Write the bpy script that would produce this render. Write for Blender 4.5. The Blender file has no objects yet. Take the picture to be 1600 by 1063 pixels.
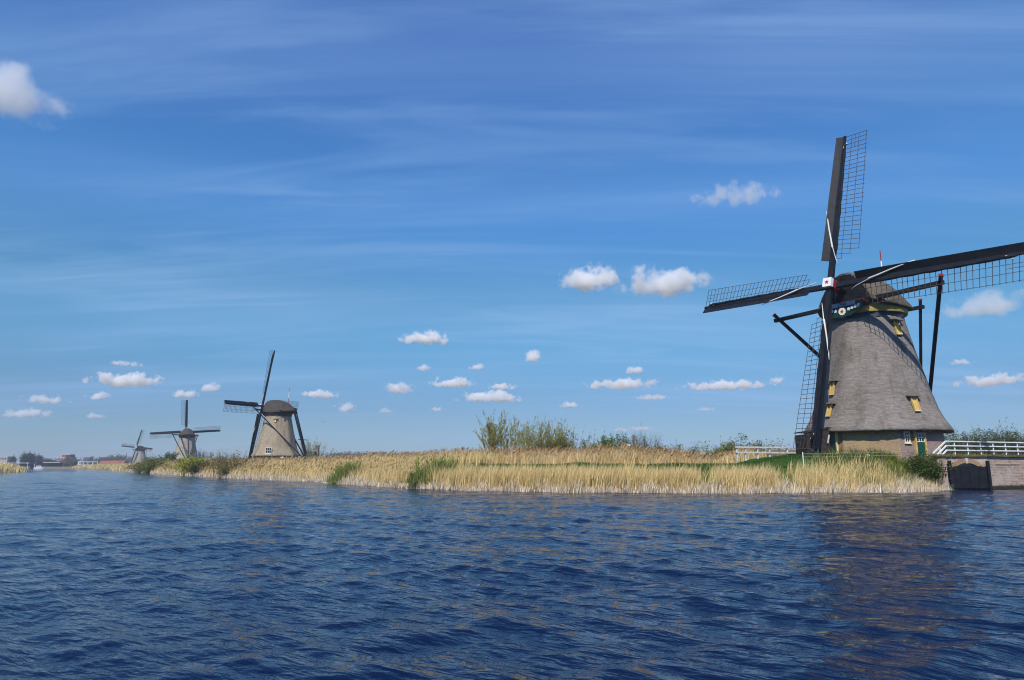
import bpy, bmesh, math, random
import numpy as np
from mathutils import Vector, Matrix

# ------------------------------------------------------------------ camera, sky, sun, exposure
S = bpy.context.scene
COL = S.collection
HCAM = 1.8
FPX = 1600 * 24 / 36
PITCH = math.atan((729 - 531.5) / FPX)
cam_d = bpy.data.cameras.new('camera'); cam_d.lens = 24; cam_d.sensor_width = 36
cam_d.clip_start = 0.1; cam_d.clip_end = 60000
cam = bpy.data.objects.new('camera', cam_d); COL.objects.link(cam)
cam.location = (0, 0, HCAM); cam.rotation_euler = (math.pi / 2 + PITCH, 0, 0)
S.camera = cam

SUN_EL, SUN_HEAD = math.radians(47), math.radians(198)      # compass heading from +Y towards +X
W = bpy.data.worlds.new('World'); S.world = W; W.use_nodes = True
nt = W.node_tree; nt.nodes.clear()
def wn(t, **k):
    n = nt.nodes.new(t)
    for a, b in k.items(): setattr(n, a, b)
    return n
sky = wn('ShaderNodeTexSky', sky_type='NISHITA', sun_disc=False, sun_elevation=SUN_EL, sun_rotation=SUN_HEAD,
         air_density=1.0, dust_density=0.2, ozone_density=3.0, altitude=0)
bg = wn('ShaderNodeBackground'); bg.inputs['Strength'].default_value = 0.1
wo = wn('ShaderNodeOutputWorld')
geo = wn('ShaderNodeTexCoord')
sep = wn('ShaderNodeSeparateXYZ'); nt.links.new(geo.outputs['Generated'], sep.inputs[0])
def wmath(op, a, b=None, c=None, clamp=False):
    n = wn('ShaderNodeMath', operation=op, use_clamp=clamp)
    for i, v in enumerate((a, b, c)):
        if v is None: continue
        if isinstance(v, (int, float)): n.inputs[i].default_value = v
        else: nt.links.new(v, n.inputs[i])
    return n.outputs[0]
zz = wmath('ADD', wmath('MAXIMUM', sep.outputs[2], 0.0), 0.10)
ux = wmath('DIVIDE', sep.outputs[0], zz); uy = wmath('DIVIDE', sep.outputs[1], zz)
cb = wn('ShaderNodeCombineXYZ'); nt.links.new(ux, cb.inputs[0]); nt.links.new(uy, cb.inputs[1])
def cirrus(rot, sx, sy, scale, lo, hi, seed, detail=6, dist=0.6):
    m = wn('ShaderNodeMapping'); nt.links.new(cb.outputs[0], m.inputs[0])
    m.inputs['Location'].default_value = (seed, seed * .7, seed * 1.3)
    m.inputs['Rotation'].default_value = (0, 0, rot); m.inputs['Scale'].default_value = (sx, sy, 1)
    n = wn('ShaderNodeTexNoise'); n.inputs['Scale'].default_value = scale; n.inputs['Detail'].default_value = detail
    n.inputs['Distortion'].default_value = dist; n.inputs['Roughness'].default_value = .58
    nt.links.new(m.outputs[0], n.inputs['Vector'])
    r = wn('ShaderNodeMapRange', interpolation_type='SMOOTHSTEP'); nt.links.new(n.outputs[0], r.inputs[0])
    r.inputs[1].default_value = lo; r.inputs[2].default_value = hi
    return r.outputs[0]
c1 = cirrus(math.radians(-12), .16, 1.0, 1.5, .38, .74, 2.9)
c2 = cirrus(math.radians(-9), .20, 1.4, 2.2, .47, .70, 12.1, 9, 1.2)
c3 = cirrus(math.radians(-5), .5, .8, .55, .28, .70, 7.1, 3, .2)
cf = wmath('MULTIPLY', wmath('ADD', wmath('MULTIPLY', c1, .75), wmath('MULTIPLY', c2, .55)), c3)
cf = wmath('MULTIPLY', cf, .72, clamp=True)
mixc = wn('ShaderNodeMix', data_type='RGBA'); nt.links.new(cf, mixc.inputs[0])
tint = wn('ShaderNodeMix', data_type='RGBA', blend_type='MULTIPLY'); tint.inputs[0].default_value = 1
nt.links.new(sky.outputs[0], tint.inputs[6]); 
grade = wn('ShaderNodeValToRGB'); cr = grade.color_ramp; cr.interpolation = 'EASE'      # clear spring air: deep blue above, blue-grey towards the horizon
for i, (p_, c_) in enumerate(((0.0, (.40, .55, .88)), (.06, (.43, .58, .82)), (.22, (.50, .92, 1.08)), (.38, (.58, 1.12, 1.55)), (.60, (.36, .88, 1.65)))):
    e_ = cr.elements[i] if i < 2 else cr.elements.new(p_); e_.position = p_; e_.color = tuple(v_ / 2 for v_ in c_) + (1,)
nt.links.new(wmath('MAXIMUM', sep.outputs[2], 0.0), grade.inputs[0])
g2 = wn('ShaderNodeMix', data_type='RGBA', blend_type='ADD'); g2.inputs[0].default_value = 1; g2.clamp_result = False
nt.links.new(grade.outputs[0], g2.inputs[6]); nt.links.new(grade.outputs[0], g2.inputs[7]); nt.links.new(g2.outputs[2], tint.inputs[7])
nt.links.new(tint.outputs[2], mixc.inputs[6]); mixc.inputs[7].default_value = (3.0, 5.0, 8.2, 1)
nt.links.new(mixc.outputs[2], bg.inputs[0]); nt.links.new(bg.outputs[0], wo.inputs[0])

sd = bpy.data.lights.new('sun', 'SUN'); sd.energy = 4.7; sd.angle = math.radians(.53); sd.color = (1, .95, .86)
sun = bpy.data.objects.new('sun', sd); COL.objects.link(sun)
sdir = Vector((math.sin(SUN_HEAD) * math.cos(SUN_EL), math.cos(SUN_HEAD) * math.cos(SUN_EL), math.sin(SUN_EL)))
sun.rotation_euler = sdir.to_track_quat('Z', 'Y').to_euler()
sun.location = sdir * 300
S.view_settings.view_transform = 'Standard'; S.view_settings.look = 'None'
S.view_settings.exposure = 0.0; S.view_settings.gamma = 1; S.view_settings.use_curve_mapping = False
try:
    S.cycles.use_denoising = True
    S.cycles.denoiser = 'OPENIMAGEDENOISE'
except Exception: pass
S.cycles.filter_width = 1.1; S.cycles.max_bounces = 12; S.cycles.volume_bounces = 12; S.cycles.transparent_max_bounces = 16
S.cycles.caustics_reflective = False; S.cycles.caustics_refractive = False

# ------------------------------------------------------------------ helpers
_c, _s = math.cos(PITCH), math.sin(PITCH)
def at(px, py, Y):
    """world point at distance Y that the photograph shows at pixel px, py"""
    dx = (px - 800) / FPX; dv = (531.5 - py) / FPX
    k = Y / (_c - _s * dv)
    return Vector((dx * k, Y, HCAM + (_s + _c * dv) * k))

def empty(name, loc=(0, 0, 0)):
    o = bpy.data.objects.new(name, None); o.location = loc; o.empty_display_size = .3
    COL.objects.link(o); return o
def tag(o, label=None, cat=None, group=None, kind=None):
    if label: o['label'] = label
    if cat: o['category'] = cat
    if group: o['group'] = group
    if kind: o['kind'] = kind
    return o

class MB:
    def __init__(s): s.v = []; s.f = []
    def add(s, V, F):
        b = len(s.v); s.v += [tuple(p) for p in V]; s.f += [tuple(i + b for i in f) for f in F]
    def box(s, c, sx, sy, sz, M=None):
        V = [Vector((x * sx / 2, y * sy / 2, z * sz / 2)) for x in (-1, 1) for y in (-1, 1) for z in (-1, 1)]
        V = [(M @ p if M else p) + Vector(c) for p in V]
        s.add(V, [(0, 1, 3, 2), (4, 6, 7, 5), (0, 4, 5, 1), (2, 3, 7, 6), (0, 2, 6, 4), (1, 5, 7, 3)])
    def obox(s, o, ax, ay, az, sx, sy, sz):
        """box centred at o with axes ax, ay, az"""
        o = Vector(o); ax = Vector(ax); ay = Vector(ay); az = Vector(az)
        V = [o + ax * (x * sx / 2) + ay * (y * sy / 2) + az * (z * sz / 2) for x in (-1, 1) for y in (-1, 1) for z in (-1, 1)]
        s.add(V, [(0, 1, 3, 2), (4, 6, 7, 5), (0, 4, 5, 1), (2, 3, 7, 6), (0, 2, 6, 4), (1, 5, 7, 3)])
    def beam(s, p0, p1, w0, h0, up=(0, 0, 1), w1=None, h1=None):
        p0 = Vector(p0); p1 = Vector(p1); w1 = w0 if w1 is None else w1; h1 = h0 if h1 is None else h1
        d = (p1 - p0).normalized(); up = Vector(up)
        if abs(d.dot(up)) > .98: up = Vector((1, 0, 0)) if abs(d.x) < .9 else Vector((0, 1, 0))
        a = d.cross(up).normalized(); b = a.cross(d).normalized()
        V = []
        for p, w, h in ((p0, w0, h0), (p1, w1, h1)):
            V += [p - a * w / 2 - b * h / 2, p + a * w / 2 - b * h / 2, p + a * w / 2 + b * h / 2, p - a * w / 2 + b * h / 2]
        s.add(V, [(3, 2, 1, 0), (4, 5, 6, 7), (0, 1, 5, 4), (1, 2, 6, 5), (2, 3, 7, 6), (3, 0, 4, 7)])
    def tube(s, pts, r, n=8, cap=True):
        pts = [Vector(p) for p in pts]; rs = r if isinstance(r, (list, tuple)) else [r] * len(pts)
        V = []; F = []; a = None
        for i, p in enumerate(pts):
            d = (pts[min(i + 1, len(pts) - 1)] - pts[max(i - 1, 0)]).normalized()
            if a is None: a = d.orthogonal().normalized()
            a = (a - d * a.dot(d)).normalized(); b = d.cross(a)
            V += [p + (a * math.cos(t) + b * math.sin(t)) * rs[i] for t in [2 * math.pi * k / n for k in range(n)]]
        for i in range(len(pts) - 1):
            for k in range(n):
                k2 = (k + 1) % n
                F.append((i * n + k, i * n + k2, (i + 1) * n + k2, (i + 1) * n + k))
        if cap: F += [tuple(range(n - 1, -1, -1)), tuple((len(pts) - 1) * n + k for k in range(n))]
        s.add(V, F)
    def lathe(s, prof, n=32, ph=0, c=(0, 0, 0), cap=True):
        V = []; F = []
        for r, z in prof:
            V += [(c[0] + r * math.cos(ph + 2 * math.pi * k / n), c[1] + r * math.sin(ph + 2 * math.pi * k / n), c[2] + z) for k in range(n)]
        for i in range(len(prof) - 1):
            for k in range(n):
                k2 = (k + 1) % n
                F.append((i * n + k, i * n + k2, (i + 1) * n + k2, (i + 1) * n + k))
        if cap: F += [tuple(range(n - 1, -1, -1)), tuple((len(prof) - 1) * n + k for k in range(n))]
        s.add(V, F)
    def prism(s, poly, o, ax, ay, az, depth):
        """polygon (2-D points along ax, ay) extruded along az"""
        o = Vector(o); ax = Vector(ax); ay = Vector(ay); az = Vector(az); n = len(poly)
        V = [o + ax * x + ay * y for x, y in poly] + [o + ax * x + ay * y + az * depth for x, y in poly]
        s.add(V, [tuple(range(n - 1, -1, -1)), tuple(range(n, 2 * n))] + [(i, (i + 1) % n, n + (i + 1) % n, n + i) for i in range(n)])
    def build(s, name, mat, parent=None, smooth=False, fix=True):
        me = bpy.data.meshes.new(name); me.from_pydata(s.v, [], s.f)
        if fix:
            bm = bmesh.new(); bm.from_mesh(me); bmesh.ops.recalc_face_normals(bm, faces=bm.faces); bm.to_mesh(me); bm.free()
        me.materials.append(mat)
        if smooth: me.polygons.foreach_set('use_smooth', [True] * len(me.polygons))
        o = bpy.data.objects.new(name, me); COL.objects.link(o)
        if parent: o.parent = parent
        return o

def npmesh(name, V, F, mat, parent=None, col=None, smooth=False, attrs=None):
    V = np.asarray(V, np.float32); F = np.asarray(F, np.int32)
    me = bpy.data.meshes.new(name)
    me.vertices.add(len(V)); me.vertices.foreach_set('co', V.ravel())
    k = F.shape[1]
    me.loops.add(F.size); me.loops.foreach_set('vertex_index', F.ravel())
    me.polygons.add(len(F)); me.polygons.foreach_set('loop_start', np.arange(0, F.size, k, dtype=np.int32))
    if smooth: me.polygons.foreach_set('use_smooth', np.ones(len(F), bool))
    me.update(calc_edges=True)
    if col is not None:
        a = me.attributes.new('col', 'FLOAT_COLOR', 'POINT')
        a.data.foreach_set('color', np.hstack([np.asarray(col, np.float32), np.ones((len(V), 1), np.float32)]).ravel())
    for nm, arr in (attrs or {}).items():
        a = me.attributes.new(nm, 'FLOAT', 'POINT'); a.data.foreach_set('value', np.asarray(arr, np.float32))
    me.materials.append(mat)
    o = bpy.data.objects.new(name, me); COL.objects.link(o)
    if parent: o.parent = parent
    return o

# ------------------------------------------------------------------ materials
class NT:
    def __init__(s, name):
        s.m = bpy.data.materials.new(name); s.m.use_nodes = True; s.t = s.m.node_tree
        s.p = s.t.nodes['Principled BSDF']; s.out = s.t.nodes['Material Output']
    def n(s, t, **k):
        n = s.t.nodes.new(t)
        for a, b in k.items(): setattr(n, a, b)
        return n
    def l(s, a, b): s.t.links.new(a, b)
    def put(s, sock, v):
        if isinstance(v, (int, float, tuple)): sock.default_value = v
        else: s.l(v, sock)
    def math(s, op, a, b=0.0, clamp=False):
        n = s.n('ShaderNodeMath', operation=op, use_clamp=clamp); s.put(n.inputs[0], a); s.put(n.inputs[1], b); return n.outputs[0]
    def coord(s, scale=(1, 1, 1), rot=(0, 0, 0), src='Object'):
        c = s.n('ShaderNodeTexCoord'); m = s.n('ShaderNodeMapping'); s.l(c.outputs[src], m.inputs[0])
        m.inputs['Scale'].default_value = scale; m.inputs['Rotation'].default_value = rot; return m.outputs[0]
    def noise(s, vec, scale=1, detail=4, rough=.55, dist=0):
        n = s.n('ShaderNodeTexNoise'); s.l(vec, n.inputs['Vector']); n.inputs['Scale'].default_value = scale
        n.inputs['Detail'].default_value = detail; n.inputs['Roughness'].default_value = rough; n.inputs['Distortion'].default_value = dist
        return n.outputs[0]
    def ramp(s, f, lo, hi):
        r = s.n('ShaderNodeMapRange', interpolation_type='SMOOTHSTEP'); s.l(f, r.inputs[0]); r.inputs[1].default_value = lo; r.inputs[2].default_value = hi; return r.outputs[0]
    def mix(s, f, a, b, mode='MIX'):
        n = s.n('ShaderNodeMix', data_type='RGBA', blend_type=mode); s.put(n.inputs[0], f)
        s.put(n.inputs[6], a if not (isinstance(a, tuple) and len(a) == 3) else a + (1,))
        s.put(n.inputs[7], b if not (isinstance(b, tuple) and len(b) == 3) else b + (1,)); return n.outputs[2]
    def bump(s, h, strength=.5, dist=.05, normal=None):
        b = s.n('ShaderNodeBump'); s.l(h, b.inputs['Height']); b.inputs['Strength'].default_value = strength; b.inputs['Distance'].default_value = dist
        if normal: s.l(normal, b.inputs['Normal'])
        return b.outputs[0]
    def fin(s, base, rough=.7, normal=None, spec=None):
        s.put(s.p.inputs['Base Color'], base if not (isinstance(base, tuple) and len(base) == 3) else base + (1,))
        s.put(s.p.inputs['Roughness'], rough)
        if normal: s.l(normal, s.p.inputs['Normal'])
        if spec is not None: s.p.inputs['Specular IOR Level'].default_value = spec
        return s.m

def paint(name, c, rough=.5, var=.25, sc=3.0, bump=.15, spec=.4):
    t = NT(name); v = t.coord(); n = t.noise(v, sc, 6); n2 = t.noise(v, sc * 14, 3)
    d = tuple(x * (1 - var) for x in c); e = tuple(min(1, x * (1 + var * .6)) for x in c)
    base = t.mix(t.ramp(n, .3, .7), d, e)
    return t.fin(base, rough, t.bump(n2, bump, .01), spec)

def thatch_mat(name, ca, cb, cc):
    t = NT(name)
    fine = t.noise(t.coord((2.2, 2.2, 26)), 1.0, 7, .7)
    mid = t.noise(t.coord((1.7, 1.7, 5.0)), 1.0, 6, .68)
    streak = t.noise(t.coord((1.6, 1.6, .16)), 1.0, 4, .6, .3)
    speck = t.noise(t.coord((9, 9, 30)), 1.0, 3, .8)
    b = t.mix(t.ramp(mid, .3, .72), ca, cb)
    b = t.mix(t.math('MULTIPLY', t.ramp(fine, .45, .66), .9), b, cc)
    b = t.mix(t.math('MULTIPLY', t.ramp(streak, .48, .72), .55), b, tuple(x * .55 for x in ca))
    b = t.mix(t.math('MULTIPLY', t.ramp(speck, .5, .75), .75), b, tuple(x * .42 for x in ca))
    stain = t.noise(t.coord((.45, .45, .3)), 1.0, 6, .65, .5); b = t.mix(t.math('MULTIPLY', t.ramp(stain, .5, .72), .5), b, (ca[0] * .62, ca[1] * .66, ca[2] * .52))
    course = t.noise(t.coord((.35, .35, 7.5)), 1.0, 3, .7)
    b = t.mix(t.math('MULTIPLY', t.ramp(course, .52, .68), .38), b, tuple(x * .5 for x in ca))
    h = t.math('ADD', fine, t.math('MULTIPLY', speck, .6))
    return t.fin(b, .95, t.bump(h, .75, .05), .1)

def brick_mat(name, c1, c2, mortar, patch, sc=1.0):
    t = NT(name)
    g = t.n('ShaderNodeNewGeometry'); tc = t.n('ShaderNodeTexCoord')
    sn = t.n('ShaderNodeSeparateXYZ'); t.l(g.outputs['True Normal'], sn.inputs[0])
    sp = t.n('ShaderNodeSeparateXYZ'); t.l(tc.outputs['Object'], sp.inputs[0])
    u = t.math('SUBTRACT', t.math('MULTIPLY', sp.outputs[1], sn.outputs[0]), t.math('MULTIPLY', sp.outputs[0], sn.outputs[1]))
    cb_ = t.n('ShaderNodeCombineXYZ'); t.l(u, cb_.inputs[0]); t.l(sp.outputs[2], cb_.inputs[1])
    br = t.n('ShaderNodeTexBrick'); t.l(cb_.outputs[0], br.inputs['Vector'])
    br.inputs['Scale'].default_value = 1; br.inputs['Brick Width'].default_value = .23 * sc; br.inputs['Row Height'].default_value = .075 * sc
    br.inputs['Mortar Size'].default_value = .012; br.inputs['Color1'].default_value = c1 + (1,); br.inputs['Color2'].default_value = c2 + (1,)
    br.inputs['Mortar'].default_value = mortar + (1,)
    v = t.coord(); n = t.noise(v, .9, 5); n2 = t.noise(v, 7, 4, .7)
    b = t.mix(t.math('MULTIPLY', t.ramp(n, .42, .66), .7), br.outputs[0], patch)
    b = t.mix(t.math('MULTIPLY', t.ramp(n2, .5, .75), .55), b, tuple(x * .4 for x in c1))
    if sc > 1.2: b = t.mix(t.ramp(t.math('SUBTRACT', t.math('MULTIPLY', n2, .5), sp.outputs[2]), -.12, .06), b, (.035, .035, .02))
    h = t.math('ADD', t.math('MULTIPLY', br.outputs['Fac'], -1.0), t.math('MULTIPLY', n2, .5))
    return t.fin(b, .9, t.bump(h, .5, .012), .2)

def plant_mat(name, trans=.3, rough=.75):
    t = NT(name); a = t.n('ShaderNodeAttribute', attribute_name='col')
    t.fin(a.outputs['Color'], rough, None, .15)
    if trans:
        tr = t.n('ShaderNodeBsdfTranslucent'); t.l(a.outputs['Color'], tr.inputs[0])
        mx = t.n('ShaderNodeMixShader'); mx.inputs[0].default_value = trans
        t.l(t.p.outputs[0], mx.inputs[1]); t.l(tr.outputs[0], mx.inputs[2]); t.l(mx.outputs[0], t.out.inputs[0])
    return t.m

M = {}
M['tar'] = paint('tarred_wood', (.010, .012, .018), .6, .4, 2.0, .2, .22)
M['tarmat'] = paint('dark_boards', (.012, .013, .018), .75, .4, 2.0, .3, .15)
M['lath'] = paint('lath_wood', (.075, .055, .045), .7, .3, 5)
M['white'] = paint('white_paint', (.80, .80, .79), .45, .08, 3)
M['offwhite'] = paint('weathered_white', (.55, .55, .53), .6, .25, 4)
M['canvas'] = paint('white_canvas', (.66, .65, .62), .8, .1, 6, .3)
M['red'] = paint('red_paint', (.30, .012, .018), .45, .15)
M['darkred'] = paint('dull_red_paint', (.10, .008, .012), .5, .2)
M['green'] = paint('green_paint', (.006, .062, .040), .4, .2)
M['beard'] = paint('shaded_green_paint', (.004, .032, .022), .5, .2)  # green darkened, shade at the cap front put into the colour
M['yellow'] = paint('ochre_paint', (.60, .41, .12), .6, .18, 4)
M['ochre'] = paint('dull_ochre', (.42, .30, .075), .6, .2, 4)
M['cream'] = paint('cream_paint', (.72, .60, .34), .55, .12)
M['lightblue'] = paint('light_blue_paint', (.22, .34, .44), .5, .1)  # date plank blue, also toned down for shade on the beard
M['navy'] = paint('navy_paint', (.02, .03, .06), .5, .1)
M['orange'] = paint('orange_paint', (.70, .30, .05), .5, .1)
M['oldwood'] = paint('weathered_wood', (.20, .17, .135), .85, .35, 5, .4, .2)
M['darkwood'] = paint('dark_wood', (.040, .030, .024), .75, .45, 4, .4, .25)
M['glass'] = paint('dark_glass', (.015, .018, .022), .08, .1, 2, 0, .6)
M['stone'] = paint('pale_stone', (.44, .42, .38), .85, .3, 2.5, .5, .2)
M['concrete'] = paint('grey_concrete', (.34, .34, .33), .85, .2, 2, .3, .2)
M['moss'] = paint('mossy_coping', (.16, .135, .05), .95, .55, 3.5, .8, .1)
M['steel'] = paint('galvanised_steel', (.55, .57, .58), .5, .12)
M['rooftile'] = paint('red_roof_tiles', (.27, .095, .065), .8, .2)
M['rooflight'] = paint('grey_roof_sheet', (.42, .42, .42), .7, .1)
M['bluepanel'] = paint('blue_cladding', (.06, .13, .30), .6, .1)
M['beige'] = paint('beige_wall', (.42, .35, .27), .85, .12)
M['gull'] = paint('white_feathers', (.75, .75, .75), .8, .05)
M['gullgrey'] = paint('grey_feathers', (.22, .23, .25), .8, .1)
M['thatch'] = thatch_mat('grey_thatch', (.165, .140, .125), (.255, .218, .195), (.34, .30, .27))
M['thatchpale'] = thatch_mat('pale_grey_thatch', (.25, .225, .195), (.36, .325, .285), (.42, .385, .34))
M['thatchtan'] = thatch_mat('tan_thatch', (.25, .205, .15), (.37, .30, .215), (.44, .36, .27))
M['capthatch'] = thatch_mat('brown_cap_thatch', (.085, .070, .052), (.165, .137, .104), (.21, .18, .14))
M['thatchdark'] = thatch_mat('dark_cap_thatch', (.045, .038, .032), (.082, .070, .058), (.11, .095, .08))
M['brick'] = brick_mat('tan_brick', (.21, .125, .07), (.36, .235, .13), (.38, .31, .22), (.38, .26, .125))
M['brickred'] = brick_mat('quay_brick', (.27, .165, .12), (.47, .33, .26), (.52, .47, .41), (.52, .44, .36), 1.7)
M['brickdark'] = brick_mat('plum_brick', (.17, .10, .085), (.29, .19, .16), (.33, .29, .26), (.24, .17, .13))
M['brickarch'] = brick_mat('arch_brick', (.30, .15, .07), (.40, .22, .11), (.36, .30, .24), (.36, .22, .12))
M['farbrick'] = paint('red_brick_far', (.25, .085, .06), .85, .15)
M['plant'] = plant_mat('leaves', .35)
M['reed'] = plant_mat('reed_straw', .25, .7)
M['bark'] = plant_mat('bark', 0, .85)
# ground: grass to straw by an attribute, plus noise
t = NT('ground'); a = t.n('ShaderNodeAttribute', attribute_name='grass')
v = t.coord(); n1 = t.noise(v, .35, 6, .65); n2 = t.noise(v, 3.0, 5, .7)
straw = t.mix(n2, (.13, .095, .045), (.30, .23, .12)); gr = t.mix(n2, (.022, .060, .010), (.060, .125, .022))
f = t.math('ADD', a.outputs['Fac'], t.math('MULTIPLY', t.math('SUBTRACT', n1, .5), .9), True)
M['ground'] = t.fin(t.mix(t.ramp(f, .3, .7), straw, gr), .95, t.bump(n2, .8, .15), .1)
# water
t = NT('water'); v = t.coord((1, 1, 1)); v2 = t.coord((1, 1, 1), (0, 0, math.radians(-56)))
mp = t.n('ShaderNodeMapping'); t.l(v2, mp.inputs[0]); mp.inputs['Scale'].default_value = (1.0, .40, 1)
w1 = t.noise(mp.outputs[0], 3.0, 3, .5, .15); w2 = t.noise(mp.outputs[0], 10.0, 3, .55, .1)
nrm = t.bump(w1, 1.0, .10); nrm = t.bump(w2, 1.0, .028, nrm)
t.p.inputs['IOR'].default_value = 1.22
t.p.inputs['Specular IOR Level'].default_value = .5
M['water'] = t.fin((.003, .010, .036), .04, nrm)

# ------------------------------------------------------------------ land and water shapes
SHORE = [(150, 120), (90, 85), (44.5, 59.0), (38.1, 55.7), (34.9, 55.5), (34.8, 54.4), (33.6, 54.0), (32.9, 53.0), (31.0, 51.3), (28, 50.0),
         (22.3, 48.8), (17.5, 48.0), (13, 47.6), (8, 47.9), (3.6, 48.8), (-1, 51.6), (-6.1, 55.5), (-10, 60.3), (-16.5, 70.5), (-24.4, 83), (-33, 94),
         (-41.4, 105), (-62, 134), (-85.4, 166), (-129, 234), (-190, 330), (-264, 441), (-366, 575)]
rs = np.random.default_rng(11)
def resample(P, step, wig=0.0):
    P = np.array(P, float); L = np.r_[0, np.cumsum(np.hypot(*np.diff(P, axis=0).T))]
    t_ = np.arange(0, L[-1], step); Q = np.c_[np.interp(t_, L, P[:, 0]), np.interp(t_, L, P[:, 1])]
    return Q
LEFTB = [(-395, 610), (-480, 612), (-520, 590), (-440, 560), (-330, 420), (-215, 290), (-176, 252), (-171.6, 246), (-150, 211), (-122, 163), (-108, 132), (-150, 40), (-300, -200), (400, -200), (300, 120)]
WPOLY = np.array(SHORE + LEFTB, float)
def inside(X, Y, P):
    r = np.zeros(X.shape, bool); j = len(P) - 1
    for i in range(len(P)):
        xi, yi = P[i]; xj, yj = P[j]
        c = ((yi > Y) != (yj > Y)) & (X < (xj - xi) * (Y - yi) / (yj - yi + 1e-12) + xi); r ^= c; j = i
    return r
def sdist(X, Y):
    """distance to the waterline, positive on land"""
    X = np.asarray(X, float); Y = np.asarray(Y, float); d = np.full(X.shape, 1e9)
    for i in range(len(WPOLY)):
        ax, ay = WPOLY[i]; bx, by = WPOLY[(i + 1) % len(WPOLY)]
        vx, vy = bx - ax, by - ay; t_ = np.clip(((X - ax) * vx + (Y - ay) * vy) / (vx * vx + vy * vy), 0, 1)
        d = np.minimum(d, np.hypot(X - ax - t_ * vx, Y - ay - t_ * vy))
    return np.where(inside(X, Y, WPOLY), -d, d)
MILLS = [(32.19, 60.78), (-60.0, 176.0), (-146.7, 311.0), (-309.0, 575.0)]
ZG = 2.7
def sm(x): x = np.clip(x, 0, 1); return x * x * (3 - 2 * x)
def zland(X, Y, d=None):
    X = np.asarray(X, float); Y = np.asarray(Y, float)
    if d is None: d = sdist(X, Y)
    m = np.zeros(X.shape)
    for mx, my in MILLS: m = np.maximum(m, sm(1 - (np.hypot(X - mx, Y - my) - 9) / (6.5 if mx > 0 else 9)))
    q = np.clip(np.minimum(X - 34, (Y - 55)) / 2 + 1, 0, 1) * np.clip(1 - (X - 60) / 30, 0, 1) * np.clip(1 - (Y - 66) / 12, 0, 1)
    m = np.maximum(m, sm(q))
    und = .12 * np.sin(X * .31 + 1) * np.sin(Y * .27 + .4) + .05 * np.sin(X * 1.3) * np.sin(Y * 1.1 + 2)
    top = 1.5 + 1.15 * m + und * (1 - m) + .46 * np.exp(-((d - 7.2) / 1.7) ** 2) * sm((X + 10) / 6) * (1 - m)
    return np.where(d > 0, top * sm(d / 5.0) ** .8, np.maximum(-1.6, d * .5))
def axis_lines(segs):
    out = [segs[0][0]]
    for a, b, st in segs:
        n = max(1, int(round((b - a) / st))); out += list(a + (b - a) * np.arange(1, n + 1) / n)
    return np.array(out)
gx = axis_lines([(-6000, -1500, 900), (-1500, -600, 100), (-600, -200, 14), (-200, -60, 3.2), (-60, -16, 1.4), (-16, 46, .6), (46, 100, 2), (100, 300, 15), (300, 1500, 120), (1500, 6000, 900)])
gy = axis_lines([(-200, 0, 40), (0, 40, 8), (40, 46, 2), (46, 72, .55), (72, 120, 1.6), (120, 260, 4), (260, 700, 10), (700, 1500, 80), (1500, 9000, 1000)])
GX, GY = np.meshgrid(gx, gy); D = sdist(GX, GY); GZ = zland(GX, GY, D)
nx, ny = len(gx), len(gy); idx = np.arange(nx * ny).reshape(ny, nx)
F = np.stack([idx[:-1, :-1], idx[:-1, 1:], idx[1:, 1:], idx[1:, :-1]], -1).reshape(-1, 4)
mm = sm(1 - (np.hypot(GX - 30, (GY - 56) * 1.6) - 13) / 7)
strip = np.exp(-((D - 7.0) / 2.0) ** 2) * (GX > -12) * (GX < 40)
grass = np.clip(np.maximum(mm, strip * .95) + .25 * (D > 90), 0, 1) * (.74 + .26 * np.sin(GX * .9 + 2 * np.sin(GY * .5)) * np.sin(GY * 1.1 + GX * .3))
g = npmesh('ground', np.c_[GX.ravel(), GY.ravel(), GZ.ravel()], F, M['ground'], smooth=True, attrs={'grass': grass.ravel()})
tag(g, 'flat polder land with reedy banks along the canal', kind='structure')

ang = np.radians(np.r_[np.linspace(-180, -60, 40, endpoint=False), np.linspace(-60, 60, 900, endpoint=False), np.linspace(60, 180, 41)])
rad = np.r_[0.3, 1.0, 2.0 * np.exp(np.linspace(0, math.log(350), 780)), 900, 1500]
RR, AA = np.meshgrid(rad, ang, indexing='ij'); X = RR * np.sin(AA); Y = RR * np.cos(AA); Z = np.zeros(X.shape); DX = Z.copy(); DY = Z.copy()
rw = np.random.default_rng(5)
def train(head, spread, lam0, lam1, n, slope):
    global Z, DX, DY
    for i in range(n):
        th = math.radians(head + rw.normal(0, spread)); lam = lam0 * (lam1 / lam0) ** rw.random(); k = 2 * math.pi / lam
        a_ = slope / k * (0.6 + .8 * rw.random()); ph = rw.random() * 6.28
        fade = np.clip(lam / (2.0 * np.maximum(RR * .0076, .02)) - .6, 0, 1)      # waves the mesh cannot carry are left to the bump
        p = k * (X * math.sin(th) + Y * math.cos(th)) + ph
        Z += a_ * np.sin(p) * fade; DX += a_ * math.sin(th) * np.cos(p) * .8 * fade; DY += a_ * math.cos(th) * np.cos(p) * .8 * fade
train(47, 6, .40, 1.25, 28, .021)
train(-36, 6, .40, 1.15, 24, .018)
train(6, 24, .10, .34, 48, .016)
train(8, 20, .8, 2.0, 20, .012)
train(5, 24, 2.2, 6.0, 18, .013)
X = X + DX; Y = Y + DY
nr, na = X.shape; idx = np.arange(nr * na).reshape(nr, na)
F = np.stack([idx[:-1, :-1], idx[1:, :-1], idx[1:, 1:], idx[:-1, 1:]], -1).reshape(-1, 4)
wtr = npmesh('water', np.c_[X.ravel(), Y.ravel(), Z.ravel()], F, M['water'], smooth=True)
tag(wtr, 'rippled dark blue water of the canal', kind='structure')
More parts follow.
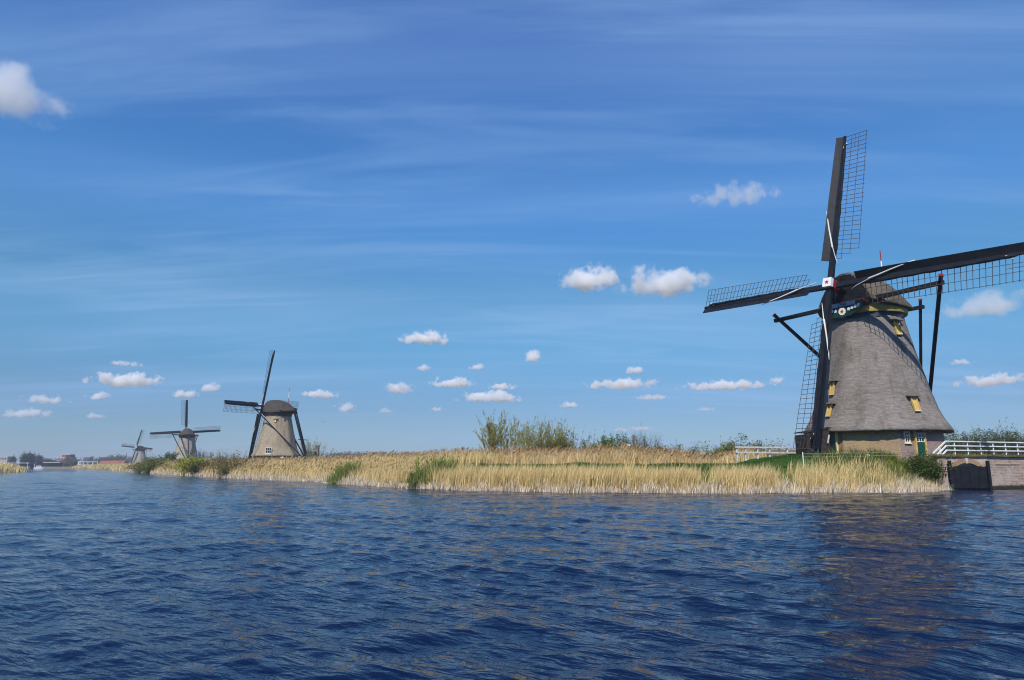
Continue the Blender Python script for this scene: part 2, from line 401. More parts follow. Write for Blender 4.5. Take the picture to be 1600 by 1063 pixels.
if wtr.data.polygons[200].normal.z < 0:
    wtr.data.flip_normals()

# ------------------------------------------------------------------ windmills
def octo(R, phi, z): return [Vector((R * math.cos(phi + k * math.pi / 4), R * math.sin(phi + k * math.pi / 4), z)) for k in range(8)]
def text_mesh(txt, size, depth):
    cu = bpy.data.curves.new('t', 'FONT'); cu.body = txt; cu.size = size; cu.extrude = depth; cu.align_x = 'CENTER'; cu.align_y = 'CENTER'
    ob = bpy.data.objects.new('t', cu); COL.objects.link(ob); bpy.context.view_layer.update()
    me = bpy.data.meshes.new_from_object(ob.evaluated_get(bpy.context.evaluated_depsgraph_get()))
    bpy.data.objects.remove(ob); return me

BAR = MB(); BAR.box((.5, 0, 0), 1, 1, 1)
bar_me = None

def mill(loc, label, yaw, roll, phi, detail, thatch, capmat, beam=5.3, short_left=True, tail_d=8.8, tilt=.202):
    root = empty('windmill', loc); tag(root, label, 'windmill', 'windmills standing along the canal')
    rg = random.Random(int(loc[1]))
    fw = Vector((-math.sin(yaw), -math.cos(yaw), 0)); sd_ = Vector((math.cos(yaw), -math.sin(yaw), 0)); up = Vector((0, 0, 1))
    n = fw * math.cos(tilt) + up * math.sin(tilt); v0 = -fw * math.sin(tilt) + up * math.cos(tilt)
    u = sd_ * math.cos(roll) + v0 * math.sin(roll); v = -sd_ * math.sin(roll) + v0 * math.cos(roll)
    hub = fw * 5.08 + up * 14.85
    cp = lambda w, b, z: fw * w + sd_ * b + up * z
    # ---- body
    b = MB()
    V = []; F_ = []
    for i, (R, z) in enumerate(((5.60, -.6), (5.52, 0), (5.34, 2.35))): V += octo(R, phi, z)
    for i in range(2):
        for k in range(8): F_.append((i * 8 + k, i * 8 + (k + 1) % 8, i * 8 + 8 + (k + 1) % 8, i * 8 + 8 + k))
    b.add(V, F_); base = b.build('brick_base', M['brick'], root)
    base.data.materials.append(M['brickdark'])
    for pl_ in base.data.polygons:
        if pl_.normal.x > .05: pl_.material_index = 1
    prof = [(5.38, 2.20), (5.80, 1.98), (6.08, 1.93), (6.18, 2.02), (6.17, 2.12), (6.0, 2.45), (5.74, 2.85), (5.55, 3.2), (5.36, 3.6), (5.2, 4.0), (5.0, 4.7), (4.8, 5.4), (4.6, 6.25), (4.3, 7.4), (4.0, 8.55),
            (3.75, 9.7), (3.5, 10.85), (3.30, 11.75), (3.24, 12.0), (3.0, 12.05)]
    pr = []
    for i in range(len(prof) - 1):
        (r0, z0), (r1, z1) = prof[i], prof[i + 1]; m_ = max(1, int((z1 - z0) / .22)) if i > 3 else 1
        for j in range(m_): pr.append((r0 + (r1 - r0) * j / m_, z0 + (z1 - z0) * j / m_))
    pr.append(prof[-1]); nc = 14; V = []; F_ = []
    ph_ = [rg.random() * 6.28 for _ in range(8)]
    for i, (R, z) in enumerate(pr):
        for k in range(8):
            for j in range(nc):
                a0 = phi + k * math.pi / 4; s_ = j / nc
                p = Vector((math.cos(a0), math.sin(a0))) * (1 - s_) + Vector((math.cos(a0 + math.pi / 4), math.sin(a0 + math.pi / 4))) * s_
                c_ = min(s_, 1 - s_) * 2                                   # ease the corners and swell the faces a little
                rr = R * (1 - .022 * math.exp(-(c_ / .16) ** 2) + .012 * math.sin(math.pi * s_))
                rr += .014 * math.sin(5 * z + ph_[k]) * math.sin(9 * s_ + z + ph_[(k + 3) % 8]) + rg.uniform(-.011, .011)
                if 1 < i < 5: rr += rg.uniform(-.055, .055)
                V.append((p.x * rr, p.y * rr, z + (rg.uniform(-.02, .02) if 0 < i < 5 else 0)))
    N = nc * 8
    for i in range(len(pr) - 1):
        for k in range(N): F_.append((i * N + k, i * N + (k + 1) % N, (i + 1) * N + (k + 1) % N, (i + 1) * N + k))
    b = MB(); b.add(V, F_); b.build('thatched_body', thatch, root, smooth=True)
    b = MB(); V = octo(3.30, phi, 11.86) + octo(3.26, phi, 12.33)
    b.add(V, [(k, (k + 1) % 8, 8 + (k + 1) % 8, 8 + k) for k in range(8)] + [tuple(range(7, -1, -1)), tuple(range(8, 16))])
    b.build('collar', M['navy'], root)
    b = MB(); b.lathe([(3.36, 12.33), (3.40, 12.5), (3.40, 12.98), (3.2, 13.2)], 40); b.build('curb_ring', M['ochre' if detail > 1 else 'darkwood'], root, smooth=False)
    # ---- cap
    sec = [(3.15, 2.35, 16.0, 13.55), (2.9, 2.75, 16.2, 13.4), (2.2, 3.2, 16.3, 13.2), (1.2, 3.5, 16.3, 13.08), (0, 3.6, 16.25, 13.0), (-1.0, 3.5, 16.05, 13.0), (-2.1, 3.25, 15.6, 13.05),
           (-2.95, 2.9, 15.1, 13.12), (-3.75, 2.4, 14.45, 13.2), (-4.35, 1.75, 13.95, 13.28), (-4.75, .95, 13.65, 13.32)]
    qs = [(0, 1), (.13, .985), (.27, .93), (.42, .83), (.57, .69), (.70, .52), (.81, .34), (.91, .15), (1.0, -.02), (.99, -.09), (.90, -.05)]
    row = [(-x, y) for x, y in qs[::-1]] + qs[1:]
    V = []; F_ = []; m_ = len(row)
    for w, bb, zr, ze in sec:
        for x, y in row: V.append(cp(w, bb * x, ze + (zr - ze) * y) + Vector((rg.uniform(-.03, .03), rg.uniform(-.03, .03), rg.uniform(-.03, .03))))
    for i in range(len(sec) - 1):
        for k in range(m_ - 1): F_.append((i * m_ + k, i * m_ + k + 1, (i + 1) * m_ + k + 1, (i + 1) * m_ + k))
        F_.append((i * m_, (i + 1) * m_, (i + 1) * m_ + m_ - 1, i * m_ + m_ - 1))
    F_.append(tuple((len(sec) - 1) * m_ + k for k in range(m_)))
    # thatched lip at the gable, boards set back inside it
    b0 = len(V); w, bb, zr, ze = 2.82, 2.2, 15.75, 13.5
    for x, y in row: V.append(cp(w, bb * x, ze + (zr - ze) * y))
    for k in range(m_ - 1): F_.append((k, b0 + k, b0 + k + 1, k + 1))
    b = MB(); b.add(V, F_); cap = b.build('cap', capmat, root, smooth=True)
    gb = MB(); z = 13.0
    while z < 15.86:
        q = (z + .1 - 13.5) / 2.5
        half = 2.2 if q < 0 else np.interp(q, [p[1] for p in qs[8::-1]], [p[0] for p in qs[8::-1]]) * 2.36
        gb.obox(cp(3.12 + rg.uniform(-.012, .012), 0, z + .11), fw, sd_, up, .12, 2 * half + .1, .205); z += .22
    gb.build('gable_boards', M['tarmat'], root)
    sb = MB()
    for s_ in (-1, 1): sb.obox(cp(2.95, s_ * 1.75, 13.05), fw, sd_, up, .7, .42, .34)
    sb.obox(cp(3.0, 0, 13.36), fw, sd_, up, .5, 3.7, .26)
    sb.build('weather_beam', M['darkred'], root)
    # ---- beard board with its date plank and flower
    bd = MB(); poly = [(-1.9, .75), (1.9, .75)] + [(1.9 - .38 * i, 0.75 - 1.30 * math.sin(math.pi * (.12 + .76 * i / 10)) ** .8 + .05 * math.cos(i * math.pi)) for i in range(11)]
    bo = cp(3.52, 0, 12.55); bd.prism(poly, bo, sd_, up, fw, .09); beard = bd.build('beard_board', M['beard'], root)
    if detail > 1:
        fo = bo + fw * .095
        p_ = MB(); p_.obox(fo + up * .62, fw, sd_, up, .04, 2.5, .34); plank = p_.build('date_plank', M['lightblue'], beard)
        me = text_mesh('1740', .42, .012); me.materials.append(M['navy'])
        o = bpy.data.objects.new('date_figures', me); COL.objects.link(o); o.parent = beard
        Mx = Matrix((sd_, up, fw)).transposed().to_4x4(); Mx.translation = fo + up * .62 + fw * .03; o.matrix_local = Mx
        fl = MB()
        for k in range(12):
            a0 = k * math.pi / 6; d_ = sd_ * math.cos(a0) + up * math.sin(a0); e_ = fw.cross(d_)
            fl.prism([(.10, -.04), (.29, -.08), (.36, 0), (.29, .08), (.10, .04)], fo, d_, e_, fw, .03)
        for sx in (-1, 1):
            for k in range(4):
                c_ = fo + sd_ * (sx * (.62 + .30 * k)) + up * (.12 + .07 * k)
                for j in range(5):
                    a0 = j * 1.257 + k; fl.prism([(0, -.03), (.13, -.045), (.15, .045), (0, .03)], c_, sd_ * math.cos(a0) + up * math.sin(a0), fw.cross(sd_ * math.cos(a0) + up * math.sin(a0)), fw, .025)
        fl.build('white_petals', M['white'], beard)
        fc = MB(); fc.prism([(.15 * math.cos(k * .524), .15 * math.sin(k * .524)) for k in range(12)], fo, sd_, up, fw, .045); fc.build('flower_heart', M['orange'], beard)
        fc = MB(); fc.prism([(.09 * math.cos(k * .785), .09 * math.sin(k * .785)) for k in range(8)], fo, sd_, up, fw, .06); fc.build('flower_eye', M['red'], beard)
    # ---- windshaft and poll end
    sh = MB(); sh.tube([hub - n * .9, hub - n * 2.9], .34, 12); shaft = sh.build('windshaft', M['tarmat'], root)
    pe = MB(); pe.obox(hub - n * .22, n, u, v, 1.36, .74, .74); poll = pe.build('poll_end', M['red'], shaft)
    wf = MB(); wf.obox(hub + n * .485, n, u, v, .05, .80, .80); wf.obox(hub + n * .30, n, u, v, .32, .77, .77); wf.build('white_face', M['white'], shaft)
    if detail > 0:
        st = MB(); st.prism([((.22 if k % 2 == 0 else .09) * math.cos(k * math.pi / 5 + .3), (.22 if k % 2 == 0 else .09) * math.sin(k * math.pi / 5 + .3)) for k in range(10)], hub + n * .511, u, v, n, .02)
        st.build('red_star', M['red'], shaft)
    # ---- the four sails: half stock > leading boards, furled cloth, rope, laths
    global bar_me
    for ai, (a, gdir) in enumerate(((v, u), (u, -v), (-v, -u), (-u, v))):
        off = hub - n * (.02 if ai % 2 == 0 else .48)
        L = 14.7
        sb = MB(); segs = [(0, .46, .38), (2.5, .42, .34), (8, .33, .26), (L, .20, .17)]
        for (s0, w0, h0), (s1, w1, h1) in zip(segs[:-1], segs[1:]): sb.beam(off + a * s0, off + a * s1, w0, h0, n, w1, h1)
        sail = sb.build('sail', M['tar'], root)
        tw = lambda s_: math.radians(22 - 19 * (s_ - 2.4) / 12.2)
        gd = lambda s_: gdir * math.cos(tw(s_)) - n * math.sin(tw(s_))
        hw = lambda s_: np.interp(s_, [0, 2.5, 8, L], [.23, .21, .165, .10])
        lb = MB(); pts = []                                                # leading-edge boards, tilted the other way
        for s_ in (2.15, 5, 8, 11, L - .04):
            g_ = gd(s_); e_ = (-g_ * .93 + n * .36).normalized(); pts.append((off + a * s_ - g_ * hw(s_) * .9, e_, np.interp(s_, [2, L], [.74, .66])))
        V = []
        for p, e_, wd in pts:
            nn = e_.cross(a).normalized()
            V += [p - nn * .02, p + e_ * wd - nn * .02, p + e_ * wd + nn * .02, p + nn * .02]
        F_ = [(i * 4 + k, i * 4 + (k + 1) % 4, i * 4 + 4 + (k + 1) % 4, i * 4 + 4 + k) for i in range(4) for k in range(4)] + [(3, 2, 1, 0), (16, 17, 18, 19)]
        lb.add(V, F_); lb.build('leading_board', M['tar'], sail)
        cl = MB(); cps = []; rr = []
        for i in range(24):
            s_ = 2.9 + (L - 3.5) * i / 23; cps.append(off + a * s_ + gd(s_) * (hw(s_) + .07) + n * (.13 + .02 * math.sin(i * 2.1))); rr.append(.12 + .022 * math.sin(i * 1.7 + ai) if 0 < i < 23 else .05)
        cl.tube(cps, rr, 7); cl.build('furled_sailcloth', M['tarmat'], sail, smooth=True)
        if detail > 0:
            rp = MB(); rpts = [off + a * 7.1 - gdir * .82 + n * .34, off + a * 6.6 - gdir * .74 + n * .36, off + a * 5.2 - gdir * .42 + n * .34, off + a * 4.2 - gdir * .16 + n * .32, off + a * 3.4 + gdir * .05 + n * .33, off + a * 3.3 + gdir * .10 + n * .31, off + a * 2.2 + gdir * .42 + n * .16, off + a * 1.7 + gdir * .62 + n * .02]
            rp.tube(rpts, [.05, .06, .065, .075, .09, .045, .035, .02], 6); rp.build('sail_rope', M['canvas'], sail, smooth=True)
            hk = MB(); hk.beam(off + a * 13.75 + gdir * .16 + n * .1, off + a * 13.35 + gdir * .10 + n * .1, .12, .16, n); hk.beam(off + a * 13.75 + gdir * .16 + n * .1, off + a * 13.8 + gdir * .36 + n * .06, .10, .10, n); hk.build('end_hook', M['canvas'], sail)
        # laths
        nb = 29; Wd = 2.02; bars = []
        ss = [2.45 + (L - .08 - 2.45) * i / (nb - 1) for i in range(nb)]
        for i, s_ in enumerate(ss):
            wdt = Wd * (.34 if i == 0 else .68 if i == 1 else 1.0) + rg.uniform(-.03, .05); s_ += rg.uniform(-.03, .03)
            p = off + a * s_ + gd(s_) * (-hw(s_) if detail > 1 else 0) - n * .02; bars.append((p, off + a * s_ + gd(s_) * (wdt + .05) - n * .02, .034))
        for fr, i0 in ((.34, 0), (.67, 1), (1.0, 2)):
            for i in range(i0, nb - 1, 9):
                j = min(nb - 1, i + 9); bars.append((off + a * ss[i] + gd(ss[i]) * Wd * fr + n * .012, off + a * ss[j] + gd(ss[j]) * Wd * fr + n * .012, .029))
        for f_ in (.5,): bars.append((off + a * ss[-4] + gd(ss[-4]) * Wd * .5 + n * .012, off + a * ss[-1] + gd(ss[-1]) * Wd * .5 + n * .012, .026))
        if detail > 1:
            for p, q, th in bars:
                if bar_me is None:
                    o = BAR.build('lattice_bar', M['lath'], sail); bar_me = o.data
                else:
                    o = bpy.data.objects.new('lattice_bar', bar_me); COL.objects.link(o); o.parent = sail
                d_ = q - p; X_ = d_.normalized(); Y_ = n.cross(X_).normalized(); Z_ = X_.cross(Y_)
                Mx = Matrix((X_ * d_.length, Y_ * th, Z_ * th)).transposed().to_4x4(); Mx.translation = p; o.matrix_local = Mx
        else:
            lm = MB()
            for p, q, th in bars: lm.beam(p, q, th * (1.25 if detail else 1.6), th * (1.25 if detail else 1.6), n)
            o = lm.build('lattice', M['lath'] if detail else M['tarmat'], sail); o['kind'] = 'stuff'
    # ---- cross beams, braces, tail
    tail = -fw * tail_d + up * .9
    ls = MB(); A = cp(2.75, -beam, 13.15); B = cp(2.75, beam + .6, 13.50); ls.beam(A, B, .32, .34)
    long_spruit = ls.build('long_cross_beam', M['tar'], root)
    ss_ = MB(); A2 = cp(-3.0, -3.7, 13.1); B2 = cp(-3.0, 3.7, 13.1); ss_.beam(A2, B2, .3, .3); ss_.build('short_cross_beam', M['tar'], root)
    for P_, t0, w_ in ((A + sd_ * .55, tail - sd_ * .25, .26), (B - sd_ * .25, tail + sd_ * .25, .26), (A2 + sd_ * .3, tail - sd_ * .12 + up * 1.6, .22), (B2 - sd_ * .3, tail + sd_ * .12 + up * 1.6, .22)):
        if not short_left and w_ < .25 and (P_ - A2).length > 1: continue
        d_ = (P_ - t0).normalized(); bm_ = MB(); bm_.beam(P_ + d_ * .62, t0, w_, w_)
        br = bm_.build('brace', M['tar'], root)
        cm = MB(); cm.beam(P_ + d_ * .62, P_ + d_ * .78, w_ * 1.15, w_ * 1.15); cm.build('red_brace_cap', M['red'], br)
    tb = MB(); tb.beam(cp(-4.6, 0, 13.3), tail + (-fw) * .3 - up * .3, .36, .4, fw); tb.build('tail_pole', M['tar'], root)
    hb = MB(); hb.beam(tail + up * 5.1 + fw * 1.2 - sd_ * 1.9, tail + up * 5.1 + fw * 1.2 + sd_ * 1.9, .16, .18); hb.build('tail_crosspiece', M['tar'], root)
    wh = MB(); c_ = tail + up * .05
    for k in range(16):
        a0 = k * math.pi / 8; a1 = a0 + math.pi / 8
        wh.beam(c_ + (fw * math.cos(a0) + up * math.sin(a0)) * .85, c_ + (fw * math.cos(a1) + up * math.sin(a1)) * .85, .08, .08)
        if k % 2 == 0: wh.beam(c_, c_ + (fw * math.cos(a0) + up * math.sin(a0)) * .85, .06, .06)
    wh.build('winch_wheel', M['oldwood'], root)
    # ---- striped pole on the cap
    p0 = cp(-3.0, .35, 15.3); fp = MB(); fp.tube([p0, p0 + up * 1.3], .07, 8); pole = fp.build('striped_pole', M['red'], root)
    fp = MB(); fp.tube([p0 + up * 1.3, p0 + up * 2.9], .062, 8); fp.build('white_band', M['white'], pole)
    fp = MB(); fp.tube([p0 + up * 2.9, p0 + up * 3.9], .05, 8); fp.build('red_band', M['red'], pole)
    # ---- hatches in the thatch and openings in the brick base
    def face(k):
        a_, b_ = octo(1, phi, 0)[k % 8], octo(1, phi, 0)[(k + 1) % 8]
        nn = ((a_ + b_) / 2).normalized(); return nn, Vector((-nn.y, nn.x, 0))
    def hatch(k, tx, z, w_=.55, h_=1.15):
        nn, tt = face(k)
        Rz = lambda zz_: float(np.interp(zz_, [p[1] for p in prof[4:]], [p[0] for p in prof[4:]])) * .924 * 1.012
        p0_ = nn * (Rz(z) + .07) + tt * tx + up * z; p1_ = nn * (Rz(z + h_) + .09) + tt * tx + up * (z + h_)
        ax = (p1_ - p0_).normalized(); ay = tt; az = ay.cross(ax) * -1
        if az.dot(nn) < 0: az = -az
        hb_ = MB(); hb_.obox((p0_ + p1_) / 2, ax, ay, az, (p1_ - p0_).length, w_, .10); ho = hb_.build('hatch', M['yellow'], root)
        hd = MB(); c_ = p1_ + ax * .10; hd.obox(p1_ + Vector((nn.x, nn.y, 0)) * .10 + up * .10, nn, ay, up, .46, w_ + .7, .11); hd.build('hatch_hood', thatch, ho)
        sl = MB(); sl.obox(p0_ - ax * .03 + az * .07, ax, ay, az, .07, w_ + .08, .14); sl.build('hatch_sill', M['cream'], ho)
        for s_ in (-1, 1):
            pl = MB(); pl.obox((p0_ + p1_) / 2 + ay * s_ * (w_ / 2 + .02) + az * .06, ax, ay, az, (p1_ - p0_).length, .06, .16); pl.build('hatch_post', M['yellow'], ho)
    def window(k, tx, z, w_, h_, nxp=2, nyp=3, R=None, mat='white', sur='cream'):
        nn, tt = face(k); Rr = 5.34 * .924 + (2.35 - z) * .05 if R is None else R
        o_ = nn * (Rr + .03) + tt * tx + up * (z + h_ / 2)
        fr = MB()
        for s_ in (-1, 1):
            fr.obox(o_ + tt * s_ * (w_ / 2 - .04), nn, tt, up, .12, .09, h_); fr.obox(o_ + up * s_ * (h_ / 2 - .04), nn, tt, up, .13, w_, .09)
        wo_ = fr.build('window', M[sur], root)
        for i in range(nxp):
            for j in range(nyp):
                pw, phh = (w_ - .16) / nxp, (h_ - .16) / nyp
                pn = MB(); pn.obox(o_ + tt * (-(w_ - .16) / 2 + pw * (i + .5)) + up * (-(h_ - .16) / 2 + phh * (j + .5)) - nn * .012, nn, tt, up, .03, pw - .03, phh - .03); pn.build('pane', M['glass'], wo_)
        gb_ = MB()
        for i in range(nxp + 1): gb_.obox(o_ + tt * (-(w_ - .16) / 2 + (w_ - .16) * i / nxp) + nn * .01, nn, tt, up, .06, .04, h_ - .16)
        for j in range(nyp + 1): gb_.obox(o_ + up * (-(h_ - .16) / 2 + (h_ - .16) * j / nyp) + nn * .014, nn, tt, up, .06, w_ - .16, .04)
        gb_.build('glazing_bars', M[mat], wo_)
        sl = MB(); sl.obox(o_ - up * (h_ / 2 + .03) + nn * .04, nn, tt, up, .2, w_ + .1, .06); sl.build('window_sill', M['white'], wo_)
    def door(k, tx, w_, h_, frame, glazed):
        nn, tt = face(k); Rr = 5.50 * .924 - .03; o_ = nn * (Rr + .02) + tt * tx
        db = MB(); db.obox(o_ + up * (h_ / 2), nn, tt, up, .10, w_, h_); d = db.build('door', M['green'], root)
        fb = MB()
        for s_ in (-1, 1): fb.obox(o_ + tt * s_ * (w_ / 2 + .06) + nn * .03 + up * (h_ / 2 + .03), nn, tt, up, .22, .12, h_ + .2)
        fb.obox(o_ + up * (h_ + .05) + nn * .03, nn, tt, up, .20, w_, .12); fb.build('door_frame', M[frame], d)
        if glazed:
            for i in range(3):
                for j in range(2):
                    pn = MB(); pn.obox(o_ + tt * (-.24 + .24 * i) + up * (h_ - .74 + .34 * j) + nn * .052, nn, tt, up, .02, .19, .29); pn.build('pane', M['glass'], d)
            gb_ = MB()
            for i in range(4): gb_.obox(o_ + tt * (-.36 + .24 * i) + up * (h_ - .57) + nn * .06, nn, tt, up, .04, .045, .72)
            for j in range(3): gb_.obox(o_ + up * (h_ - .92 + .35 * j) + nn * .064, nn, tt, up, .04, .76, .045)
            gb_.build('glazing_bars', M['white'], d)
        else:
            for i in range(4):
                pb = MB(); pb.obox(o_ + tt * (w_ * (-.375 + .25 * i)) + up * (h_ / 2) + nn * .06, nn, tt, up, .03, w_ * .25 - .012, h_ - .04); pb.build('plank', M['green'], d)
    return root, hatch, window, door, face

R1 = math.radians(34.5)
m1, hatch, window, door, face = mill((MILLS[0][0], MILLS[0][1], ZG), 'largest windmill with brick base on the right, its four black lattice sails spread', .996, -.062, R1, 2, M['thatch'], M['capthatch'], 7.5, True, 7.5)
hatch(5, .25, 10.25, .42, 1.15); hatch(5, -.25, 3.55, .46, 1.15); hatch(3, .62, 5.25, .38, 1.1); hatch(3, .70, 3.35, .38, 1.0)
window(5, -1.42, .95, .52, .95, 2, 3); door(5, -.28, .78, 1.98, 'yellow', True); door(3, .95, .8, 2.0, 'cream', False)
nn, tt = face(5); o_ = nn * (5.38 * .924 + .1) + tt * .75 + Vector((0, 0, 1.95))
b = MB(); b.lathe([(.0, -.1), (.08, -.08), (.1, 0), (.07, .1), (0, .12)], 10, 0, o_, False); b.obox(o_ - nn * .07, nn, tt, (0, 0, 1), .12, .05, .05); b.build('wall_lamp', M['offwhite'], m1)
m2, hatch, window, door, face = mill((MILLS[1][0], MILLS[1][1], ZG - .3), 'tan thatched windmill seen from behind, second nearest, above the golden reeds', math.radians(107), -.03, math.radians(14), 1, M['thatchtan'], M['thatchdark'], 5.3, False)
R2k = 5
window(5, .8, 2.55, 1.6, 1.45, 3, 2, 5.52, 'white', 'cream'); hatch(5, 1.0, 10.4, .4, .7); hatch(3, .9, 3.3, .5, 1.0); hatch(3, .5, 6.6, .5, 1.1)
door(5, 1.3, 1.0, 2.0, 'offwhite', False)
m3, hatch, window, door, face = mill((MILLS[2][0], MILLS[2][1], ZG - .2), 'third windmill away, grey body behind yellow bushes, sails level', math.radians(147), -.09, math.radians(20), 0, M['thatchpale'], M['thatchdark'])
hatch(5, .3, 6.5, .6, .9); hatch(4, .3, 4.5, .6, .9)
m4, hatch, window, door, face = mill((MILLS[3][0], MILLS[3][1], ZG - .2), 'smallest and farthest windmill at the left end of the canal', math.radians(9), -.1, math.radians(30), 0, M['thatchpale'], M['thatchdark'])

# ------------------------------------------------------------------ quay, water gate, railings, fences, shed
Zv = Vector((0, 0, 1))
q = empty('quay_wall', (37, 56, 0)); tag(q, 'weathered brick quay wall with mossy coping at the right edge', 'quay wall')
o0 = q.location
def ql(x, y, z): return Vector((x, y, z)) - o0
b = MB()
b.prism([(33.45, 54.55), (34.35, 54.85), (34.35, 58), (33.8, 58)], ql(0, 0, -1.2), (1, 0, 0), (0, 1, 0), Zv, 3.78); b.build('pillar', M['brickred'], q)
b = MB()
b.prism([(34.353, 55.55), (38.1, 55.7), (38.1, 58.2), (34.353, 58)], ql(0, 0, 1.62), (1, 0, 0), (0, 1, 0), Zv, .96); b.build('gate_wall', M['brickred'], q)
b = MB()
b.prism([(34.353, 55.9), (38.1, 56.05), (38.1, 58.2), (34.353, 58)], ql(0, 0, -1.2), (1, 0, 0), (0, 1, 0), Zv, 2.815); b.build('recess_wall', M['brickred'], q)
b = MB()
b.prism([(38.103, 55.70), (44.5, 59.0), (60, 67.5), (60, 71), (44, 63), (38.103, 60)], ql(0, 0, -1.2), (1, 0, 0), (0, 1, 0), Zv, 3.78); b.build('brick_face', M['brickred'], q)
b = MB()
dq = Vector((6.4, 3.3, 0)).normalized(); nq = Vector((dq.y, -dq.x, 0))
for k, (a0, l0, z0, h0) in enumerate(((1.2, 3.6, 1.95, .10), (4.85, .14, .2, 1.9))):
    b.obox(ql(38.1, 55.7, z0 + h0 / 2) + dq * (a0 + l0 / 2) + nq * .01, dq, nq, Zv, l0, .07, h0)
b.build('brick_band', M['brickred'], q)
cb2 = MB()
rg = random.Random(4)
for (x0, y0, x1, y1) in ((33.35, 54.45, 34.4, 54.8), (34.4, 55.43, 38.1, 55.6), (38.1, 55.6, 44.5, 58.9), (44.5, 58.9, 60, 67.4)):
    L_ = math.hypot(x1 - x0, y1 - y0); n_ = max(1, int(L_ / .7)); dx, dy = (x1 - x0) / L_, (y1 - y0) / L_
    for i in range(n_):
        c_ = ql(x0 + (x1 - x0) * (i + .5) / n_, y0 + (y1 - y0) * (i + .5) / n_, 2.665 + rg.uniform(-.012, .012)) + Vector((-dy, dx, 0)) * .33
        st = MB(); st.obox(c_, (dx, dy, 0), (-dy, dx, 0), Zv, L_ / n_ - .012, .8, .165); st.build('coping_stone', M['moss'], q)
b = MB(); b.prism([(33.95, 55.2), (38.1, 56.3), (44.3, 59.6), (60, 68), (60, 75), (40, 66), (33.95, 60)], ql(0, 0, 2.5), (1, 0, 0), (0, 1, 0), Zv, .19); b.build('quay_top', M['moss'], q)
# arch of bricks on edge with a pale keystone
for k in range(21):
    a0 = math.radians(140 - 100 * k / 20); R_ = 1.62; c_ = ql(36.35, 55.5, .62) + Vector((math.cos(a0), 0, math.sin(a0))) * R_
    r_ = Vector((math.cos(a0), 0, math.sin(a0))); st = MB(); st.obox(c_, r_, Vector((-r_.z, 0, r_.x)), (0, 1, 0), .34 if k != 10 else .42, .125 if k != 10 else .2, .16 if k != 10 else .2)
    st.build('arch_brick' if k != 10 else 'keystone', M['brickarch'] if k != 10 else M['stone'], q)

wg = empty('water_gate', (36.35, 55.3, 0)); tag(wg, 'black plank water gate closing the arch in the quay wall', 'gate')
npl = 8
for i in range(npl):
    x0 = -1.40 + 2.8 * i / npl; z1 = 1.72 + .16 * math.cos((i - 3.5) / 3.5 * 1.3) ; b = MB(); b.box((x0 + 1.4 / npl, .012 * (i % 2), (z1 + .12) / 2), 2.8 / npl - .014, .09, z1 - .12); b.build('plank', M['tarmat'], wg)
for s_ in (-1, 1):
    b = MB(); b.beam((s_ * 1.52, -.06, -.6), (s_ * 1.52, -.06, 2.25), .2, .2, (0, 1, 0)); b.build('guide_post', M['tar'], wg)
b = MB()
for i in range(14): b.box((-1.3 + .2 * i, -.02, .06), .06, .05, .14)
b.build('bottom_teeth', M['tar'], wg)

def railing(name, label, pts, zb, hts, th, posts, mat, extra=None, group=None):
    r = empty(name, (pts[0][0], pts[0][1], zb)); tag(r, label, 'railing', group)
    P_ = [Vector((x, y, 0)) - Vector((pts[0][0], pts[0][1], 0)) for x, y in pts]
    for h_ in hts:
        for a_, b_ in zip(P_[:-1], P_[1:]):
            m_ = MB(); m_.beam(a_ + Zv * h_, b_ + Zv * h_, th, th * 1.15); m_.build('rail', mat, r)
    for px_, py_ in posts:
        m_ = MB(); c_ = Vector((px_ - pts[0][0], py_ - pts[0][1], 0)); m_.beam(c_ + Vector((0, .09, -.25)), c_ + Vector((0, .09, hts[0] + .02)), th * .95, th * .95, (0, 1, 0)); m_.build('post', mat, r)
    return r
def lerp2(a, b, f): return (a[0] + (b[0] - a[0]) * f, a[1] + (b[1] - a[1]) * f)
ra, rb = (35.25, 56.05), (46.5, 60.6)
rl = railing('railing', 'white wooden railing along the top of the brick quay', [ra, rb], 2.74, (1.08, .72, .36), .075, [lerp2(ra, rb, f) for f in (.085, .215, .345, .475, .605, .735, .865, .99)], M['white'])
for h_, dx in ((1.08, 0), (.72, .1), (.36, .2)):
    m_ = MB(); m_.beam((0, 0, h_), (-1.75 + dx * .5, -.9, h_ - 1.05), .085, .095); m_.build('sloping_rail', M['white'], rl)
m_ = MB(); m_.beam((-.82, -.40, .66), (-.76, -.42, -.42), .075, .075, (0, 1, 0)); m_.build('post', M['white'], rl)

b0 = at(1152, 712, 61)
zb = float(zland(np.array([b0.x + 3]), np.array([61.]))[0])
pa, pb = (at(1150, 712, 60).x, 60), (at(1244, 712, 62).x, 62)
r2 = railing('railing', 'low white plank railing left of the largest windmill', [pa, pb], 2.52, (.93, .48), .12, [lerp2(pa, pb, f) for f in (.02, .16, .36, .56, .86)], M['offwhite'])
b = MB(); b.obox(Vector((at(1223, 712, 62.4).x, 62.4, 2.93)), (1, .1, 0), (-.1, 1, 0), Zv, 2.9, .12, .62); o = b.build('plank_bulkhead', M['oldwood']); tag(o, 'low grey plank bulkhead behind the white plank railing', 'bulkhead')

